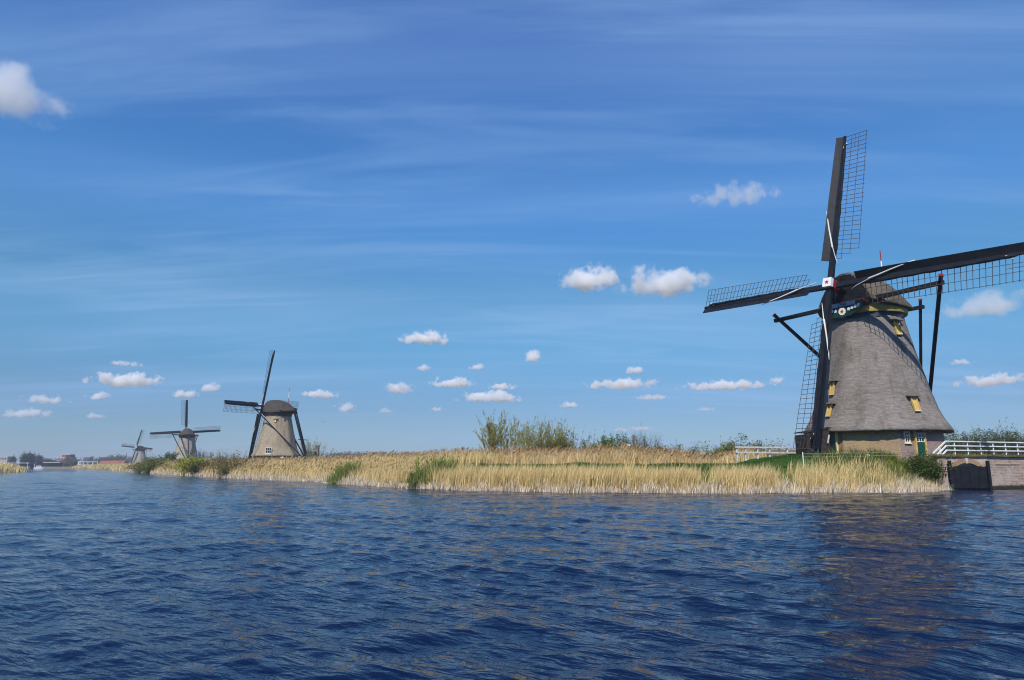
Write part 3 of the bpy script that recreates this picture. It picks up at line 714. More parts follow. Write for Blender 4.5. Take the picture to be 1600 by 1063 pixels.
sh = empty('scoop_wheel_shed', (25.75, 58.9, 2.5)); tag(sh, 'tarred wooden scoop wheel shed leaning on the left side of the largest windmill', 'shed')
for i in range(9):
    b = MB(); b.box((-.9 + .21 * i, -1.1 + .01 * (i % 2), .95 + .03 * i), .2, .07, 2.3 + .06 * i); b.build('wall_board', M['darkwood'], sh)
for i in range(10):
    b = MB(); b.box((-1.02 + .012 * (i % 2), -1.0 + .24 * i, .88), .07, .23, 2.16); b.build('wall_board', M['darkwood'], sh)
b = MB(); b.obox((.0, .1, 2.32), Vector((1, 0, .16)).normalized(), (0, 1, 0), Vector((-.16, 0, 1)).normalized(), 2.1, 2.6, .1); b.build('shed_roof', M['darkwood'], sh)
for p0_, p1_ in (((-.62, -1.2, .55), (-.45, -1.2, 1.85)), ((-.30, -1.2, .2), (.02, -1.2, 1.55)), ((.62, -1.25, 1.2), (.80, -1.25, 1.9))):
    b = MB(); b.beam(p0_, p1_, .11, .05, (0, 1, 0)); b.build('white_batten', M['offwhite'], sh)

fz = 53.0
fe = empty('wire_fence', (22.1, fz, 2.1)); tag(fe, 'thin white wire fence on the grass bank before the largest windmill', 'fence')
fpts = [(22.1, 52.6, 2.25), (25.0, 52.2, 2.3), (28.0, 52.4, 2.35), (30.5, 52.8, 2.45)]
for i, (x, y, z) in enumerate(fpts):
    b = MB(); zg_ = float(zland(np.array([x]), np.array([y]))[0]); b.tube([Vector((x, y, zg_ - .2)) - fe.location, Vector((x, y, z + .62)) - fe.location], .035 if i == 0 else .016, 6); b.build('fence_post', M['white'] if i == 0 else M['oldwood'], fe)
for dz in (.52, .28):
    b = MB(); pp = []
    for (x0, y0, z0), (x1, y1, z1) in zip(fpts[:-1], fpts[1:]):
        for k in range(8): f_ = k / 8; pp.append(Vector((x0 + (x1 - x0) * f_, y0 + (y1 - y0) * f_, z0 + (z1 - z0) * f_ + dz - .05 * math.sin(math.pi * f_))) - fe.location)
    b.tube(pp, .007, 4); b.build('wire', M['offwhite'], fe)
for px, py, Y, lab in ((1276, 714, 54.2, 'small white plate on the grass below the green side door'), (1356, 712, 54.0, 'small white plate at the foot of the tan brick wall'), (1213, 715.5, 60.5, 'pair of white boards on the ground below the plank railing')):
    p = at(px, py, Y); b = MB(); b.box((p.x, p.y, p.z + .02), .34 if px != 1213 else .75, .05, .12); b.box((p.x, p.y + .03, p.z - .2), .06, .04, .44); tag(b.build('marker_plate', M['white']), lab, 'plate')

# ------------------------------------------------------------------ plants
def quad_leaves(P, size, rng, ca, cb, up=.0):
    if up: size = size * 1.35
    n = len(P); d = rng.normal(size=(n, 3)); d[:, 2] += up; d /= np.linalg.norm(d, axis=1)[:, None]
    e = np.cross(d, rng.normal(size=(n, 3))); e /= np.linalg.norm(e, axis=1)[:, None] + 1e-9
    s_ = size * rng.uniform(.6, 1.4, (n, 1))
    V = np.stack([P - d * s_, P + e * s_ * .42, P + d * s_, P - e * s_ * .42], 1).reshape(-1, 3)
    c_ = np.array(ca) + (np.array(cb) - np.array(ca)) * rng.random((n, 1)) ** 1.2
    c_ = c_ * rng.uniform(.75, 1.25, (n, 1))
    return V, np.arange(n * 4).reshape(n, 4), np.repeat(c_, 4, 0)
def tubes(lines, r0, r1):
    """lines (n, m, 3) -> three-sided tapered stems"""
    n, m, _ = lines.shape; a = np.array([[math.cos(t_), math.sin(t_), 0] for t_ in (0, 2.094, 4.189)])
    rr = np.linspace(0, 1, m)[None, :, None, None]; R0 = np.broadcast_to(np.asarray(r0, float).reshape(-1, 1, 1, 1), (n, 1, 1, 1)); R1 = np.broadcast_to(np.asarray(r1, float).reshape(-1, 1, 1, 1), (n, 1, 1, 1))
    V = lines[:, :, None, :] + a[None, None] * (R0 * (1 - rr) + R1 * rr)
    ix = np.arange(n * m * 3).reshape(n, m, 3); F = []
    for k in range(3):
        k2 = (k + 1) % 3; F.append(np.stack([ix[:, :-1, k], ix[:, :-1, k2], ix[:, 1:, k2], ix[:, 1:, k]], -1).reshape(-1, 4))
    return V.reshape(-1, 3), np.concatenate(F)
def shoots(rng, n, rb, h, spread, lean, m=6, curve=.4):
    b_ = np.c_[rng.normal(0, rb, n), rng.normal(0, rb * .7, n), np.zeros(n)]
    dirn = np.c_[rng.normal(0, spread, n), rng.normal(0, spread, n), np.ones(n)]; dirn[:, 0] += b_[:, 0] / max(rb, .01) * spread * .5
    hh = h * rng.uniform(.55, 1.0, n); t_ = np.linspace(0, 1, m)[None, :, None]
    P = b_[:, None] + dirn[:, None] * t_ * hh[:, None, None]
    P[:, :, 0] += lean * h * (t_[..., 0] ** 2) + rng.normal(0, .03 * h, (n, 1)) * t_[..., 0] ** 2
    P[:, :, 1] += rng.normal(0, .03 * h, (n, 1)) * t_[..., 0] ** 2
    P[:, :, 2] *= 1 - .06 * curve * np.abs(dirn[:, None, 0]) * t_[..., 0]
    return P
def along(L, n, rng, lo, hi, jit):
    i = rng.integers(0, len(L), n); f = rng.uniform(lo, hi, n) * (L.shape[1] - 1.001); k = f.astype(int); w = (f - k)[:, None]
    return L[i, k] * (1 - w) + L[i, k + 1] * w + rng.normal(0, jit, (n, 3))
def plant(name, label, cat, loc, h, rb, n, spread, lean, nleaf, lsize, ca, cb, bark=(.16, .13, .09), seed=1, lo=.25, jit=.12, branch=3, dense=None, group=None, r0=.03, up=0):
    rng = np.random.default_rng(seed); root = empty(name, loc); tag(root, label, cat, group)
    L = shoots(rng, n, rb, h, spread, lean); lines = [tubes(L, r0 * rng.uniform(.6, 1.2, n), r0 * .22)]
    allL = L
    if branch:
        nb = n * branch; st = along(L, nb, rng, .25, .85, 0); dl = rng.normal(size=(nb, 3)) * .55; dl[:, 2] = np.abs(dl[:, 2]) + .9; dl[:, 0] += lean * 1.2
        t_ = np.linspace(0, 1, 6)[None, :, None]; B = st[:, None] + dl[:, None] * t_ * (h * rng.uniform(.10, .24, (nb, 1, 1)))
        lines.append(tubes(B, r0 * .45, r0 * .15)); allL = np.concatenate([L, B])
    V = np.concatenate([l_[0] for l_ in lines]); F = np.concatenate([lines[0][1]] + ([lines[1][1] + len(lines[0][0])] if branch else []))
    c_ = np.array(bark) * rng.uniform(.7, 1.3, (len(V), 1)); npmesh('stem', V, F, M['bark'], root, c_)
    if nleaf:
        P = along(allL, nleaf, rng, lo, 1, jit)
        if dense:
            nd, cx, cz, rx, rz = dense; K = 26; cc = np.c_[rng.normal(cx, rx * .5, K), rng.normal(0, rx * .4, K), np.abs(rng.normal(cz, rz * .5, K))]
            P = np.concatenate([P, cc[rng.integers(0, K, nd)] + rng.normal(0, 1, (nd, 3)) * [rx * .2, rx * .2, rz * .22]]); P[:, 2] = np.maximum(P[:, 2], .02)
        V, F, c_ = quad_leaves(P, lsize, rng, ca, cb, up); npmesh('crown', V, F, M['plant'], root, c_)
    return root
def gz(x, y): return float(zland(np.array([x]), np.array([y]))[0])
def stand(px, Y, topy):
    """base point on the ground and height for a plant seen at column px with its tip at row topy"""
    p = at(px, topy, Y); z = gz(p.x, Y); return (p.x, Y, z - .05), p.z - z
YG1, YG2 = (.24, .235, .05), (.42, .40, .105)
OL1, OL2 = (.09, .11, .025), (.19, .20, .055)
G1, G2 = (.045, .105, .018), (.12, .22, .04)
DK1, DK2 = (.03, .05, .014), (.08, .10, .03)
p, h = stand(764, 76, 647); plant('willow', 'tall thin willow with few upright shoots, leftmost of the two willow clumps behind the reeds', 'willow', (p[0] + 1.0, p[1], p[2]), h, .5, 20, .055, -.16, 4200, .06, YG1, YG2, (.24, .21, .12), 3, .4, .045, 6, None, None, .04, 1.6)
p, h = stand(795, 77, 652); plant('willow', 'slim young willow standing between the thin willow and the bushy willow', 'willow', (p[0] - .2, p[1], p[2]), h, .75, 22, .07, -.05, 3000, .055, YG1, YG2, (.24, .21, .12), 4, .35, .045, 6, None, None, .035, 1.6)
p, h = stand(855, 75, 655); plant('willow', 'broad bushy willow with a dense olive base, largest bush behind the reeds', 'willow', p, h, 1.75, 95, .11, .02, 8500, .06, YG1, YG2, (.24, .215, .13), 5, .25, .045, 6, (3000, .9, 1.9, 2.0, 1.2), None, .026, 1.6)
p, h = stand(869, 73.5, 684); plant('bush', 'dense olive brown bush low in front of the broad willow', 'bush', p, h, 1.1, 60, .22, 0, 3800, .075, (.10, .105, .02), (.22, .20, .045), (.2, .15, .08), 12, .1, .12, 3, (5200, 0, h * .5, 1.35, h * .42), None, .02)
p, h = stand(942, 74, 680); plant('shrub', 'small leafy green shrub standing right of the broad willow', 'shrub', p, h, 1.0, 34, .20, 0, 5200, .095, (.07, .13, .03), (.16, .23, .06), (.2, .17, .11), 6, .3, .12, 4, None, None, .03)
p, h = stand(996, 76, 673); plant('shrub', 'bare grey shrub with dark twigs around a wooden post', 'shrub', p, h, 1.2, 90, .22, 0, 900, .06, OL1, OL2, (.13, .11, .09), 7, .4, .1, 6, None, None, .028)
p, h = stand(1000, 63, 694); plant('shrub', 'low brown and olive bush in the reeds under the bare shrub', 'shrub', p, h, 1.2, 60, .24, 0, 4200, .075, (.12, .10, .03), (.25, .20, .07), (.2, .15, .08), 8, .2, .15, 3, None, None, .025)
p, h = stand(1045, 64, 692); plant('shrub', 'low ragged olive shrub in the reeds, right of the wooden post', 'shrub', p, h, 1.5, 70, .22, .03, 4600, .075, OL1, (.24, .22, .07), (.2, .15, .08), 9, .2, .16, 3, None, None, .025)
for i, (px, ty, lab) in enumerate(((1128, 692, 'rounded yellow green bush on the far field, left of the white plank railing'), (1146, 690, 'grey green bush between two others on the far field behind the plank railing'), (1176, 687, 'wide olive bush on the far field above the plank railing'), (1216, 692, 'faint thin bush on the far field just left of the largest windmill'))):
    p, h = stand(px, 104, ty); plant('bush', lab, 'bush', p, h, 1.5, 26, .24, 0, 1500 if i < 3 else 500, .14, OL1 if i else YG1, OL2 if i else (.2, .24, .05), (.15, .13, .09), 20 + i, .15, .3, 4, (2400 if i < 3 else 500, 0, h * .4, 1.7, h * .42), None, .03)
for i, (px, ty, lab) in enumerate(((1488, 674, 'green bush in the field just right of the thatched mill'), (1527, 668, 'bushy grey green tree above the middle of the quay railing'), (1557, 666, 'thin pointed tree above the quay railing near the right edge'), (1586, 668, 'wide green bush above the quay railing at the right edge'))):
    p, h = stand(px, 108, ty); plant('bush', lab, 'bush', p, h, 1.5, 44, .16, 0, 4200, .11, (.06, .085, .025), (.13, .16, .05), (.15, .13, .09), 30 + i, .1, .12, 5, (3200, 0, h * .42, 1.8, h * .40) if i != 2 else (700, 0, h * .3, .8, h * .4), None, .03)
TUFTS = ((547, 73.6, 717, 'fresh green tuft of young shoots in the reeds, left of the larger one', 41, 1.0, 1500), (690, 58.2, 711, 'larger fresh green tuft of young shoots near the water edge among the reeds', 42, 1.1, 2800))
p, h = stand(664, 57.6, 736); plant('shrub', 'small olive green tuft at the water edge left of the larger green shrub', 'shrub', p, h + .2, .6, 40, .2, 0, 1300, .07, (.08, .12, .02), (.2, .25, .05), (.10, .13, .04), 43, .12, .1, 2, None, None, .02)
rb_ = plant('bramble', 'dark green bramble thicket on the bank beside the quay pillar', 'bramble', (31.25, 52.8, .5), 2.2, .6, 60, .30, .02, 3200, .085, (.03, .055, .012), (.14, .20, .035), (.12, .08, .05), 44, .1, .16, 3, (5200, -.1, 1.0, 1.15, 1.05), None, .02)
p, h = stand(362, 112, 703); plant('bush', 'bare topped bush with green base left of the tan windmill', 'bush', p, h, 1.9, 60, .2, 0, 1500, .12, (.13, .13, .04), (.25, .23, .075), (.17, .135, .09), 50, .1, .2, 6, (1200, 0, .9, 2.0, 1.0), None, .035)
p, h = stand(488, 200, 689); plant('willow', 'willow behind the right side of the tan windmill', 'willow', p, h, 1.6, 40, .12, 0, 2200, .16, YG1, YG2, (.2, .18, .11), 51, .2, .3, 4, (900, 0, h * .4, 1.8, h * .35), None, .04)
p, h = stand(303, 137, 711); plant('bush', 'bright yellow green bush before the third windmill', 'bush', p, h, 1.6, 40, .22, 0, 2600, .17, (.22, .25, .02), (.46, .46, .06), (.15, .12, .08), 52, .15, .3, 3, (2000, 0, 1.6, 2.0, 1.3), None, .035)
p, h = stand(318, 131, 721); plant('bush', 'dark green bush at the bank right of the yellow green one', 'bush', p, h, 1.4, 30, .25, 0, 1500, .17, DK1, DK2, (.12, .1, .07), 53, .1, .3, 3, (1600, 0, 1.0, 2.0, 1.0), None, .035)
p, h = stand(336, 127, 720); plant('bush', 'orange brown low bush left of the bare topped bush', 'bush', p, h, 1.4, 30, .25, 0, 900, .15, (.16, .12, .03), (.28, .21, .05), (.2, .13, .07), 54, .1, .3, 4, None, None, .035)
p, h = stand(236, 173, 714); plant('bush', 'round olive willow bush at the water edge between the two far windmills', 'bush', p, h + .3, 1.5, 40, .2, 0, 2200, .18, (.12, .14, .03), (.26, .28, .06), (.15, .12, .08), 55, .1, .4, 3, (1400, 0, 1.5, 1.7, 1.3), None, .04)
p, h = stand(221, 192, 720); plant('bush', 'small green bush at the water edge right of the farthest windmill', 'bush', p, h + .3, 1.2, 20, .2, 0, 700, .2, OL1, OL2, (.15, .12, .08), 56, .1, .4, 3, (400, 0, 1.2, 1.3, 1.0), None, .05)
p, h = stand(265, 285, 709); plant('pine_tree', 'dark evergreen left of the third windmill', 'tree', p, h, 1.2, 20, .14, 0, 1500, .3, DK1, (.06, .09, .03), (.1, .08, .06), 57, .2, .5, 3, (1800, 0, h * .45, 2.6, h * .4), None, .07)
p, h = stand(250, 270, 714); plant('bush', 'grey green bush left of the dark evergreen by the third windmill', 'bush', p, h, 2.0, 30, .2, 0, 1200, .28, OL1, OL2, (.16, .13, .1), 58, .2, .5, 3, (1000, 0, h * .4, 3, h * .4), None, .06)
p, h = stand(322, 320, 703); plant('tree', 'bare brown tree just right of the third windmill', 'tree', p, h, 2.2, 40, .2, 0, 500, .25, OL1, OL2, (.16, .13, .1), 59, .2, .5, 6, None, None, .07)
p, h = stand(345, 300, 712); plant('tree', 'bare low tree between the third windmill and the bare topped bush', 'tree', p, h, 2.2, 40, .25, 0, 700, .25, OL1, OL2, (.16, .13, .1), 60, .2, .5, 6, None, None, .07)

# trees of the far shore: three kinds, copied
def copy_tree(o, parent=None):
    c = o.copy(); COL.objects.link(c); c.parent = parent
    for ch in list(o.children): copy_tree(ch, c)
    return c
def far_proto(kind):
    if kind == 0: return plant('tree', 'x', 'tree', (0, 0, 0), 10, 1.0, 26, .10, 0, 1500, .42, (.06, .07, .05), (.11, .12, .08), (.10, .085, .07), 71, .15, .5, 4, (900, 0, 5, 2.0, 4.5), None, .12)
    if kind == 1: return plant('tree', 'x', 'tree', (0, 0, 0), 8, 2.6, 40, .20, 0, 1400, .5, (.07, .075, .04), (.14, .14, .075), (.14, .115, .09), 72, .15, .7, 4, (1200, 0, 4, 3.6, 2.8), None, .12)
    return plant('tree', 'x', 'tree', (0, 0, 0), 7, 2.4, 46, .22, 0, 260, .45, (.09, .085, .05), (.15, .14, .08), (.15, .125, .105), 73, .2, .7, 6, None, None, .12)
PR = {}
def far_tree(kind, px, Y, topy, label, group, wide=1.0):
    p, h = stand(px, Y, topy)
    if kind not in PR: o = PR[kind] = far_proto(kind)
    else: o = copy_tree(PR[kind])
    H0 = (10, 8, 7)[kind]; o.location = p; s_ = h / H0; o.scale = (s_ * wide, s_ * wide, s_); o.rotation_euler = (0, 0, px * 1.7)
    tag(o, label, 'tree', group)
g_ = 'trees behind the far end of the canal'
for kind, px, Y, ty, lab in ((0, 22, 660, 713, 'small dark tree above the low building at the left edge'), (0, 39, 640, 708, 'dark tall tree, leftmost of the four beside the low building'), (0, 46, 645, 708, 'dark tall tree, second from left beside the low building'), (0, 52, 650, 709, 'dark tall tree, third of the four beside the low building'),
                             (0, 61, 640, 711, 'dark tall tree, rightmost of the four beside the low building'), (1, 70, 690, 716, 'round dark green tree behind the white boat'), (1, 80, 700, 717, 'broad tree left of the red brick block'), (1, 118, 690, 717, 'broad tree right of the red brick block'),
                             (1, 104, 640, 723, 'low green tree in front of the red brick block'), (2, 148, 800, 713, 'bare tree right of the blue building'), (2, 158, 790, 715, 'bare tree second right of the blue building'), (1, 168, 760, 714, 'tree above the left end of the red roofs'),
                             (2, 178, 780, 712, 'bare tree above the middle of the red roofs'), (1, 188, 770, 711, 'tree above the right end of the red roofs'), (2, 197, 760, 713, 'bare tree close left of the farthest windmill'), (1, 228, 640, 716, 'tree behind the small green bush right of the farthest windmill')):
    far_tree(kind, px, Y, ty, lab, g_, 1.15)
g_ = 'bare trees on the horizon behind the reeds'
for i in range(15): far_tree(2 if i % 3 else 1, 514 + i * 5.6, 560 + 23 * (i % 4), 706.5 + 3.0 * ((i * 7) % 5) / 4 + (3 if i < 3 else 0), 'tree in the hazy row on the horizon right of the tan windmill', g_, 1.2)
for i in range(16): far_tree(2 if i % 4 else 0, 622 + i * 13.5 + 5 * math.sin(i * 2.2), 700 + 40 * (i % 3), 710 + 2.5 * ((i * 5) % 4) / 3, 'small faraway tree rising just above the back reeds', 'small trees on the far horizon', 1.0)
rng = np.random.default_rng(77)
n = 16000; ax_ = rng.uniform(-52, 48, n); Dw = rng.uniform(850, 1100, n); Pw = np.c_[np.sin(np.radians(ax_)) * Dw, np.cos(np.radians(ax_)) * Dw, 0 * Dw]
hw_ = 5.5 + 2.5 * np.sin(ax_ * .9) + 1.6 * np.sin(ax_ * 2.7 + 1); Pw[:, 2] = 1.0 + rng.random(n) ** 1.3 * hw_
V, F, c_ = quad_leaves(Pw, 1.6, rng, (.05, .06, .04), (.11, .115, .07)); tag(npmesh('distant_woodland', V, F, M['plant'], None, c_), 'low dark strip of woodland along the flat horizon', kind='stuff')

# ------------------------------------------------------------------ reeds and grass
def blades(P, h, w, rng, lean, ca, cb, jit=.16, tipc=None):
    n = len(P); az = rng.uniform(0, math.pi, n); sx = np.c_[np.cos(az), np.sin(az), 0 * az] * (w * rng.uniform(.6, 1.3, n))[:, None] / 2
    hh = h * np.ones(n); d = np.c_[rng.normal(lean, jit, n), rng.normal(0, jit, n), np.ones(n)]; d[:, 2] *= 1
    mid = P + d * (hh * .55)[:, None] * [.7, .7, 1]; tip = P + d * hh[:, None] * [1.25, 1.25, 1]
    V = np.stack([P - sx, P + sx, mid - sx * .8, mid + sx * .8, tip], 1).reshape(-1, 3); b_ = np.arange(n)[:, None, None] * 5
    F = (np.array([[0, 1, 3], [0, 3, 2], [2, 3, 4]])[None] + b_).reshape(-1, 3)
    c_ = np.array(ca) + (np.array(cb) - np.array(ca)) * rng.random((n, 1)); c_ = c_ * rng.uniform(.7, 1.25, (n, 1))
    return V, F, np.repeat(c_, 5, 0), tip
SP = resample(SHORE[6:], .2); dS = np.gradient(SP, axis=0); dS /= np.linalg.norm(dS, axis=1)[:, None]; NS = np.c_[dS[:, 1], -dS[:, 0]]
def shore_pick(n, x0, x1, o0, o1, rng, power=1.0, opow=1.0):
    ok = np.where((SP[:, 0] >= x0) & (SP[:, 0] <= x1))[0]; w_ = 1 / np.maximum(SP[ok, 1], 40) ** power; i = rng.choice(ok, n, p=w_ / w_.sum())
    off = o0 + (o1 - o0) * rng.random(n) ** opow; Q = SP[i] + NS[i] * off[:, None] + rng.normal(0, .12, (n, 2)); return Q[:, 0], Q[:, 1]
def patchy(x, y, f, seed):
    return .5 + .5 * (np.sin(x * f + seed) * np.cos(y * f * 1.3 + seed * 2) * .6 + .4 * np.sin(x * f * 2.7 + y * f * 1.9 + seed * 3))
rng = np.random.default_rng(21)
def reedset(name, label, x, y, h, wid, ca, cb, lean, mat='reed', jit=.16, plume=None, zoff=-.06, hvar=.25):
    z = zland(x, y); hh = h * rng.uniform(1 - hvar, 1 + hvar * .6, len(x)); wd = wid * np.maximum(1, y / 62)
    V, F, c_, tip = blades(np.c_[x, y, np.maximum(z, -.4) + zoff], hh, wd, rng, lean, ca, cb, jit)
    if plume is not None:
        pc, frac, sz = plume; k = rng.random(len(x)) < frac; T = tip[k]; n = len(T); s_ = (sz * rng.uniform(.6, 1.4, n) * np.maximum(1, y[k] / 70))[:, None]
        az = rng.uniform(0, 6.28, n); e = np.c_[np.cos(az), np.sin(az), 0 * az] * s_ * .26; d = np.c_[np.full(n, .5) + rng.normal(0, .25, n), rng.normal(0, .3, n), np.full(n, .8)] * s_
        PV = np.stack([T - d * .55, T - e, T + d, T, T + e], 1).reshape(-1, 3); b_ = np.arange(n)[:, None, None] * 5 + len(V)
        PF = (np.array([[0, 1, 2], [0, 2, 4]])[None] + b_).reshape(-1, 3)
        pcl = np.repeat(np.array(pc) * rng.uniform(.65, 1.3, (n, 1)), 5, 0); V = np.concatenate([V, PV]); F = np.concatenate([F, PF]); c_ = np.concatenate([c_, pcl])
    tag(npmesh(name, V, F, M[mat], None, c_), label, kind='stuff')
for px, Y, ty, lab, sd2, rb2, n in TUFTS:
    p, h = stand(px, Y, ty); r = np.random.default_rng(sd2); root = empty('shrub', p); tag(root, lab, 'shrub')
    bx2 = r.normal(0, rb2, n); by2 = r.normal(0, rb2 * .7, n); hh = h * r.uniform(.5, 1.0, n) * np.exp(-(bx2 / (rb2 * 2.2)) ** 2)
    V, F, c_, _t = blades(np.c_[bx2, by2, 0 * bx2 - .1], hh, np.full(n, .05), r, .06, (.10, .15, .028), (.36, .38, .11), .22)
    V[:, 0] += np.repeat(bx2, 5) * .22 * np.maximum(V[:, 2], 0) / max(h, .1); npmesh('crown', V, F, M['plant'], root, c_)
    L = shoots(r, 30, rb2 * .8, h * .95, .16, .03); V, F = tubes(L, np.full(30, .02), .006); npmesh('stem', V, F, M['bark'], root, np.array((.16, .19, .06)) * r.uniform(.7, 1.2, (len(V), 1)))
    P = along(L, 1500, r, .3, 1, .07); V, F, c_ = quad_leaves(P, .06, r, (.12, .20, .03), (.32, .42, .08), 2.0); npmesh('leaves', V, F, M['plant'], root, c_)
GO1, GO2 = (.54, .41, .175), (.88, .70, .35)
PA1, PA2 = (.50, .40, .28), (.95, .83, .66)
# pale broken stubble at the waterline
x, y = shore_pick(34000, -135, 33, -.35, 1.0, rng, 1.3); k = (patchy(x, y, 1.6, 1.3) > .30) | (rng.random(len(x)) < .25); x, y = x[k], y[k]
reedset('reed_stubble', 'pale broken reed stubble standing at the waterline', x, y, .40 + .72 * patchy(x, y, 1.7, 4.2) ** 1.3 * rng.uniform(.7, 1.1, len(x)), .05, PA1, PA2, .08, jit=.2)
# golden reeds before the grass bank
x, y = shore_pick(44000, -14, 32, .1, 3.0, rng, 1.0, 1.0); gap = ((x > 12.8) & (x < 14.4)) | ((x > 18.6) & (x < 20.2)); k = (~gap | (rng.random(len(x)) < .08)) & (patchy(x, y, .6, 2.2) > .05); x, y = x[k], y[k]
dd = sdist(x, y); near = sm((x - 17) / 4); tall = rng.random(len(x)) < .22
hh_ = (1.62 - .30 * dd) * (1 - near) + (1.28 - .25 * dd) * near + .50 * (patchy(x, y, 1.1, 5) - .5) + .25 * (patchy(x, y, 3.1, 2) - .5) + np.where(tall, .35 + .35 * near, 0)
hh_ = hh_ * (1 - .55 * sm((x - 25.5) / 4)); k = (rng.random(len(x)) < 1 - .5 * near * sm((dd - .8) / 1.5)) & ((patchy(x, y, .5, 7.7) > .30 * near) | (rng.random(len(x)) < .25)); x, y, hh_ = x[k], y[k], hh_[k]
reedset('golden_reeds', 'golden dry reeds along the near bank', x, y, np.maximum(hh_, .5), .036, GO1, GO2, .12, jit=.10)
x, y = shore_pick(7000, -14, 33, .4, 2.6, rng); reedset('green_reed_shoots', 'fresh green shoots among the dry reeds', x, y, .8 + .4 * patchy(x, y, 1.1, 5), .03, (.10, .15, .022), (.28, .30, .07), .12, jit=.14)
x, y = shore_pick(900, -60, 33, -.25, 1.2, rng, 1.0); V, F, c_, _t = blades(np.c_[x, y, np.maximum(zland(x, y), -.2)], rng.uniform(.5, 1.1, len(x)), np.full(len(x), .05), rng, .1, PA1, GO2, .75); tag(npmesh('broken_reeds', V, F, M['reed'], None, c_), 'bent and broken reed stems along the waterline', kind='stuff')
# the long reed bed to the left
x, y = shore_pick(42000, -140, -8, .2, 13, rng, 1.5, 1.1); reedset('golden_reeds', 'tall golden reed bed along the left part of the bank', x, y, 1.35 + .35 * patchy(x, y, .35, 3), .042, GO1, GO2, .10, jit=.10, plume=((.36, .25, .13), .2, .18))
x, y = shore_pick(6000, -366, -128, -.2, 16, rng, .6); reedset('golden_reeds', 'distant golden reed bank toward the far end of the canal', x, y, 1.9 + 0 * x, .05, GO1, GO2, .08)
# reeds behind the grass strip
n = 74000; x = rng.uniform(-48, 34, n); y = 58 + 42 * rng.random(n) ** 1.5; d = sdist(x, y); k = (d > 9.5) & (d < 40) & ~((np.hypot(x - 32, y - 60) < 11)) & ~((x > 17) & (y < 61 + (x - 17) * .3)); x, y = x[k], y[k]
reedset('back_reeds', 'tan reed field with brown plumes behind the grass strip', x, y, (1.5 + .35 * patchy(x, y, .25, 2) + .25 * patchy(x, y, .9, 6)) * (1 - .35 * sm((x - 9) / 9)), .045, (.54, .405, .19), (.86, .67, .36), .10, plume=((.40, .25, .12), .35, .22))
n = 9000; x = rng.uniform(38, 100, n); y = rng.uniform(76, 104, n); reedset('back_reeds', 'tan reed field beyond the quay at the right edge', x, y, 1.45 + .2 * patchy(x, y, .3, 2), .055, (.34, .25, .12), (.54, .42, .22), .08, plume=((.32, .2, .1), .3, .2))
# grass of the bank
x, y = rng.uniform(-16, 36, 70000), rng.uniform(46, 66, 70000); d = sdist(x, y); k = (d > 1.8) & (d < 10) & (np.hypot(x - 32.2, y - 60.8) > 5.6) & ((x > 14) | ((d > 4.2) & (d < 9.0))); x, y = x[k], y[k]
reedset('bank_grass', 'bright green grass on the bank before the largest windmill', x, y, .13 + .12 * patchy(x, y, .7, 8), .04, (.028, .075, .008), (.075, .15, .02), .05, 'plant', .3, zoff=-.02)
x, y = shore_pick(2600, 24, 34, .6, 4.5, rng); reedset('bank_weeds', 'coarse green and yellow weeds on the bank by the quay', x, y, .6 + .4 * patchy(x, y, 1.1, 5), .05, (.06, .11, .015), (.24, .25, .05), .05, 'plant', .35)
# spit on the left
n = 14000; x = rng.uniform(-215, -105, n); y = rng.uniform(135, 275, n); d = sdist(x, y); k = (d > -.2) & (d < 22) & (x < -60); x, y = x[k], y[k]
reedset('golden_reeds', 'golden reed spit on the opposite bank at the left edge', x, y, 1.5 + .3 * patchy(x, y, .2, 2), .07, GO1, GO2, .08)

# ------------------------------------------------------------------ small things by the reeds
p, h = stand(990, 76, 680); b = MB(); b.box((0, 0, h / 2), .22, .22, h); b.box((0, 0, h + .03), .28, .28, .06); o = b.build('wooden_post', M['oldwood']); o.location = p; tag(o, 'weathered wooden post rising out of the bare shrub', 'post')
p = at(980, 695, 74); z = gz(p.x, 74); sb_ = empty('white_board', (p.x, 74, z)); tag(sb_, 'small tilted white board in front of the wooden post', 'board')
b = MB(); b.obox((0, 0, p.z - z), Vector((1, 0, -.3)).normalized(), (0, 1, 0), Vector((.3, 0, 1)).normalized(), .62, .06, .17); b.build('board', M['white'], sb_); b = MB(); b.box((.05, .05, (p.z - z) / 2), .08, .06, p.z - z); b.build('leg', M['oldwood'], sb_)
p, h = stand(496, 186, 697); ch = empty('brick_chimney', p); tag(ch, 'grey brick chimney stack right of the tan windmill', 'chimney')
b = MB(); b.prism([(-.55, 0), (.55, 0), (.42, h - .5), (-.42, h - .5)], (0, .5, 0), (1, 0, 0), Zv, (0, -1, 0), 1.0); b.build('shaft', M['oldwood'], ch)
for k in range(3): b = MB(); b.box((0, 0, h - .45 + .3 * k), 1.05 + .1 * k, 1.2, .14); b.build('course', M['oldwood'], ch)
b = MB(); b.box((0, 0, h - .1), .8, .9, .7); b.build('chimney_top', M['concrete'], ch)
p = at(441, 717, 150); b = MB(); b.tube([(0, 0, -.9), (0, 0, .1), (0, 0, .35), (0, 0, .45)], [.45, .5, .35, .1], 10); o = b.build('white_hood', M['white'], None, True); o.location = p; tag(o, 'white rounded hood at the foot of the tan windmill', 'hood')

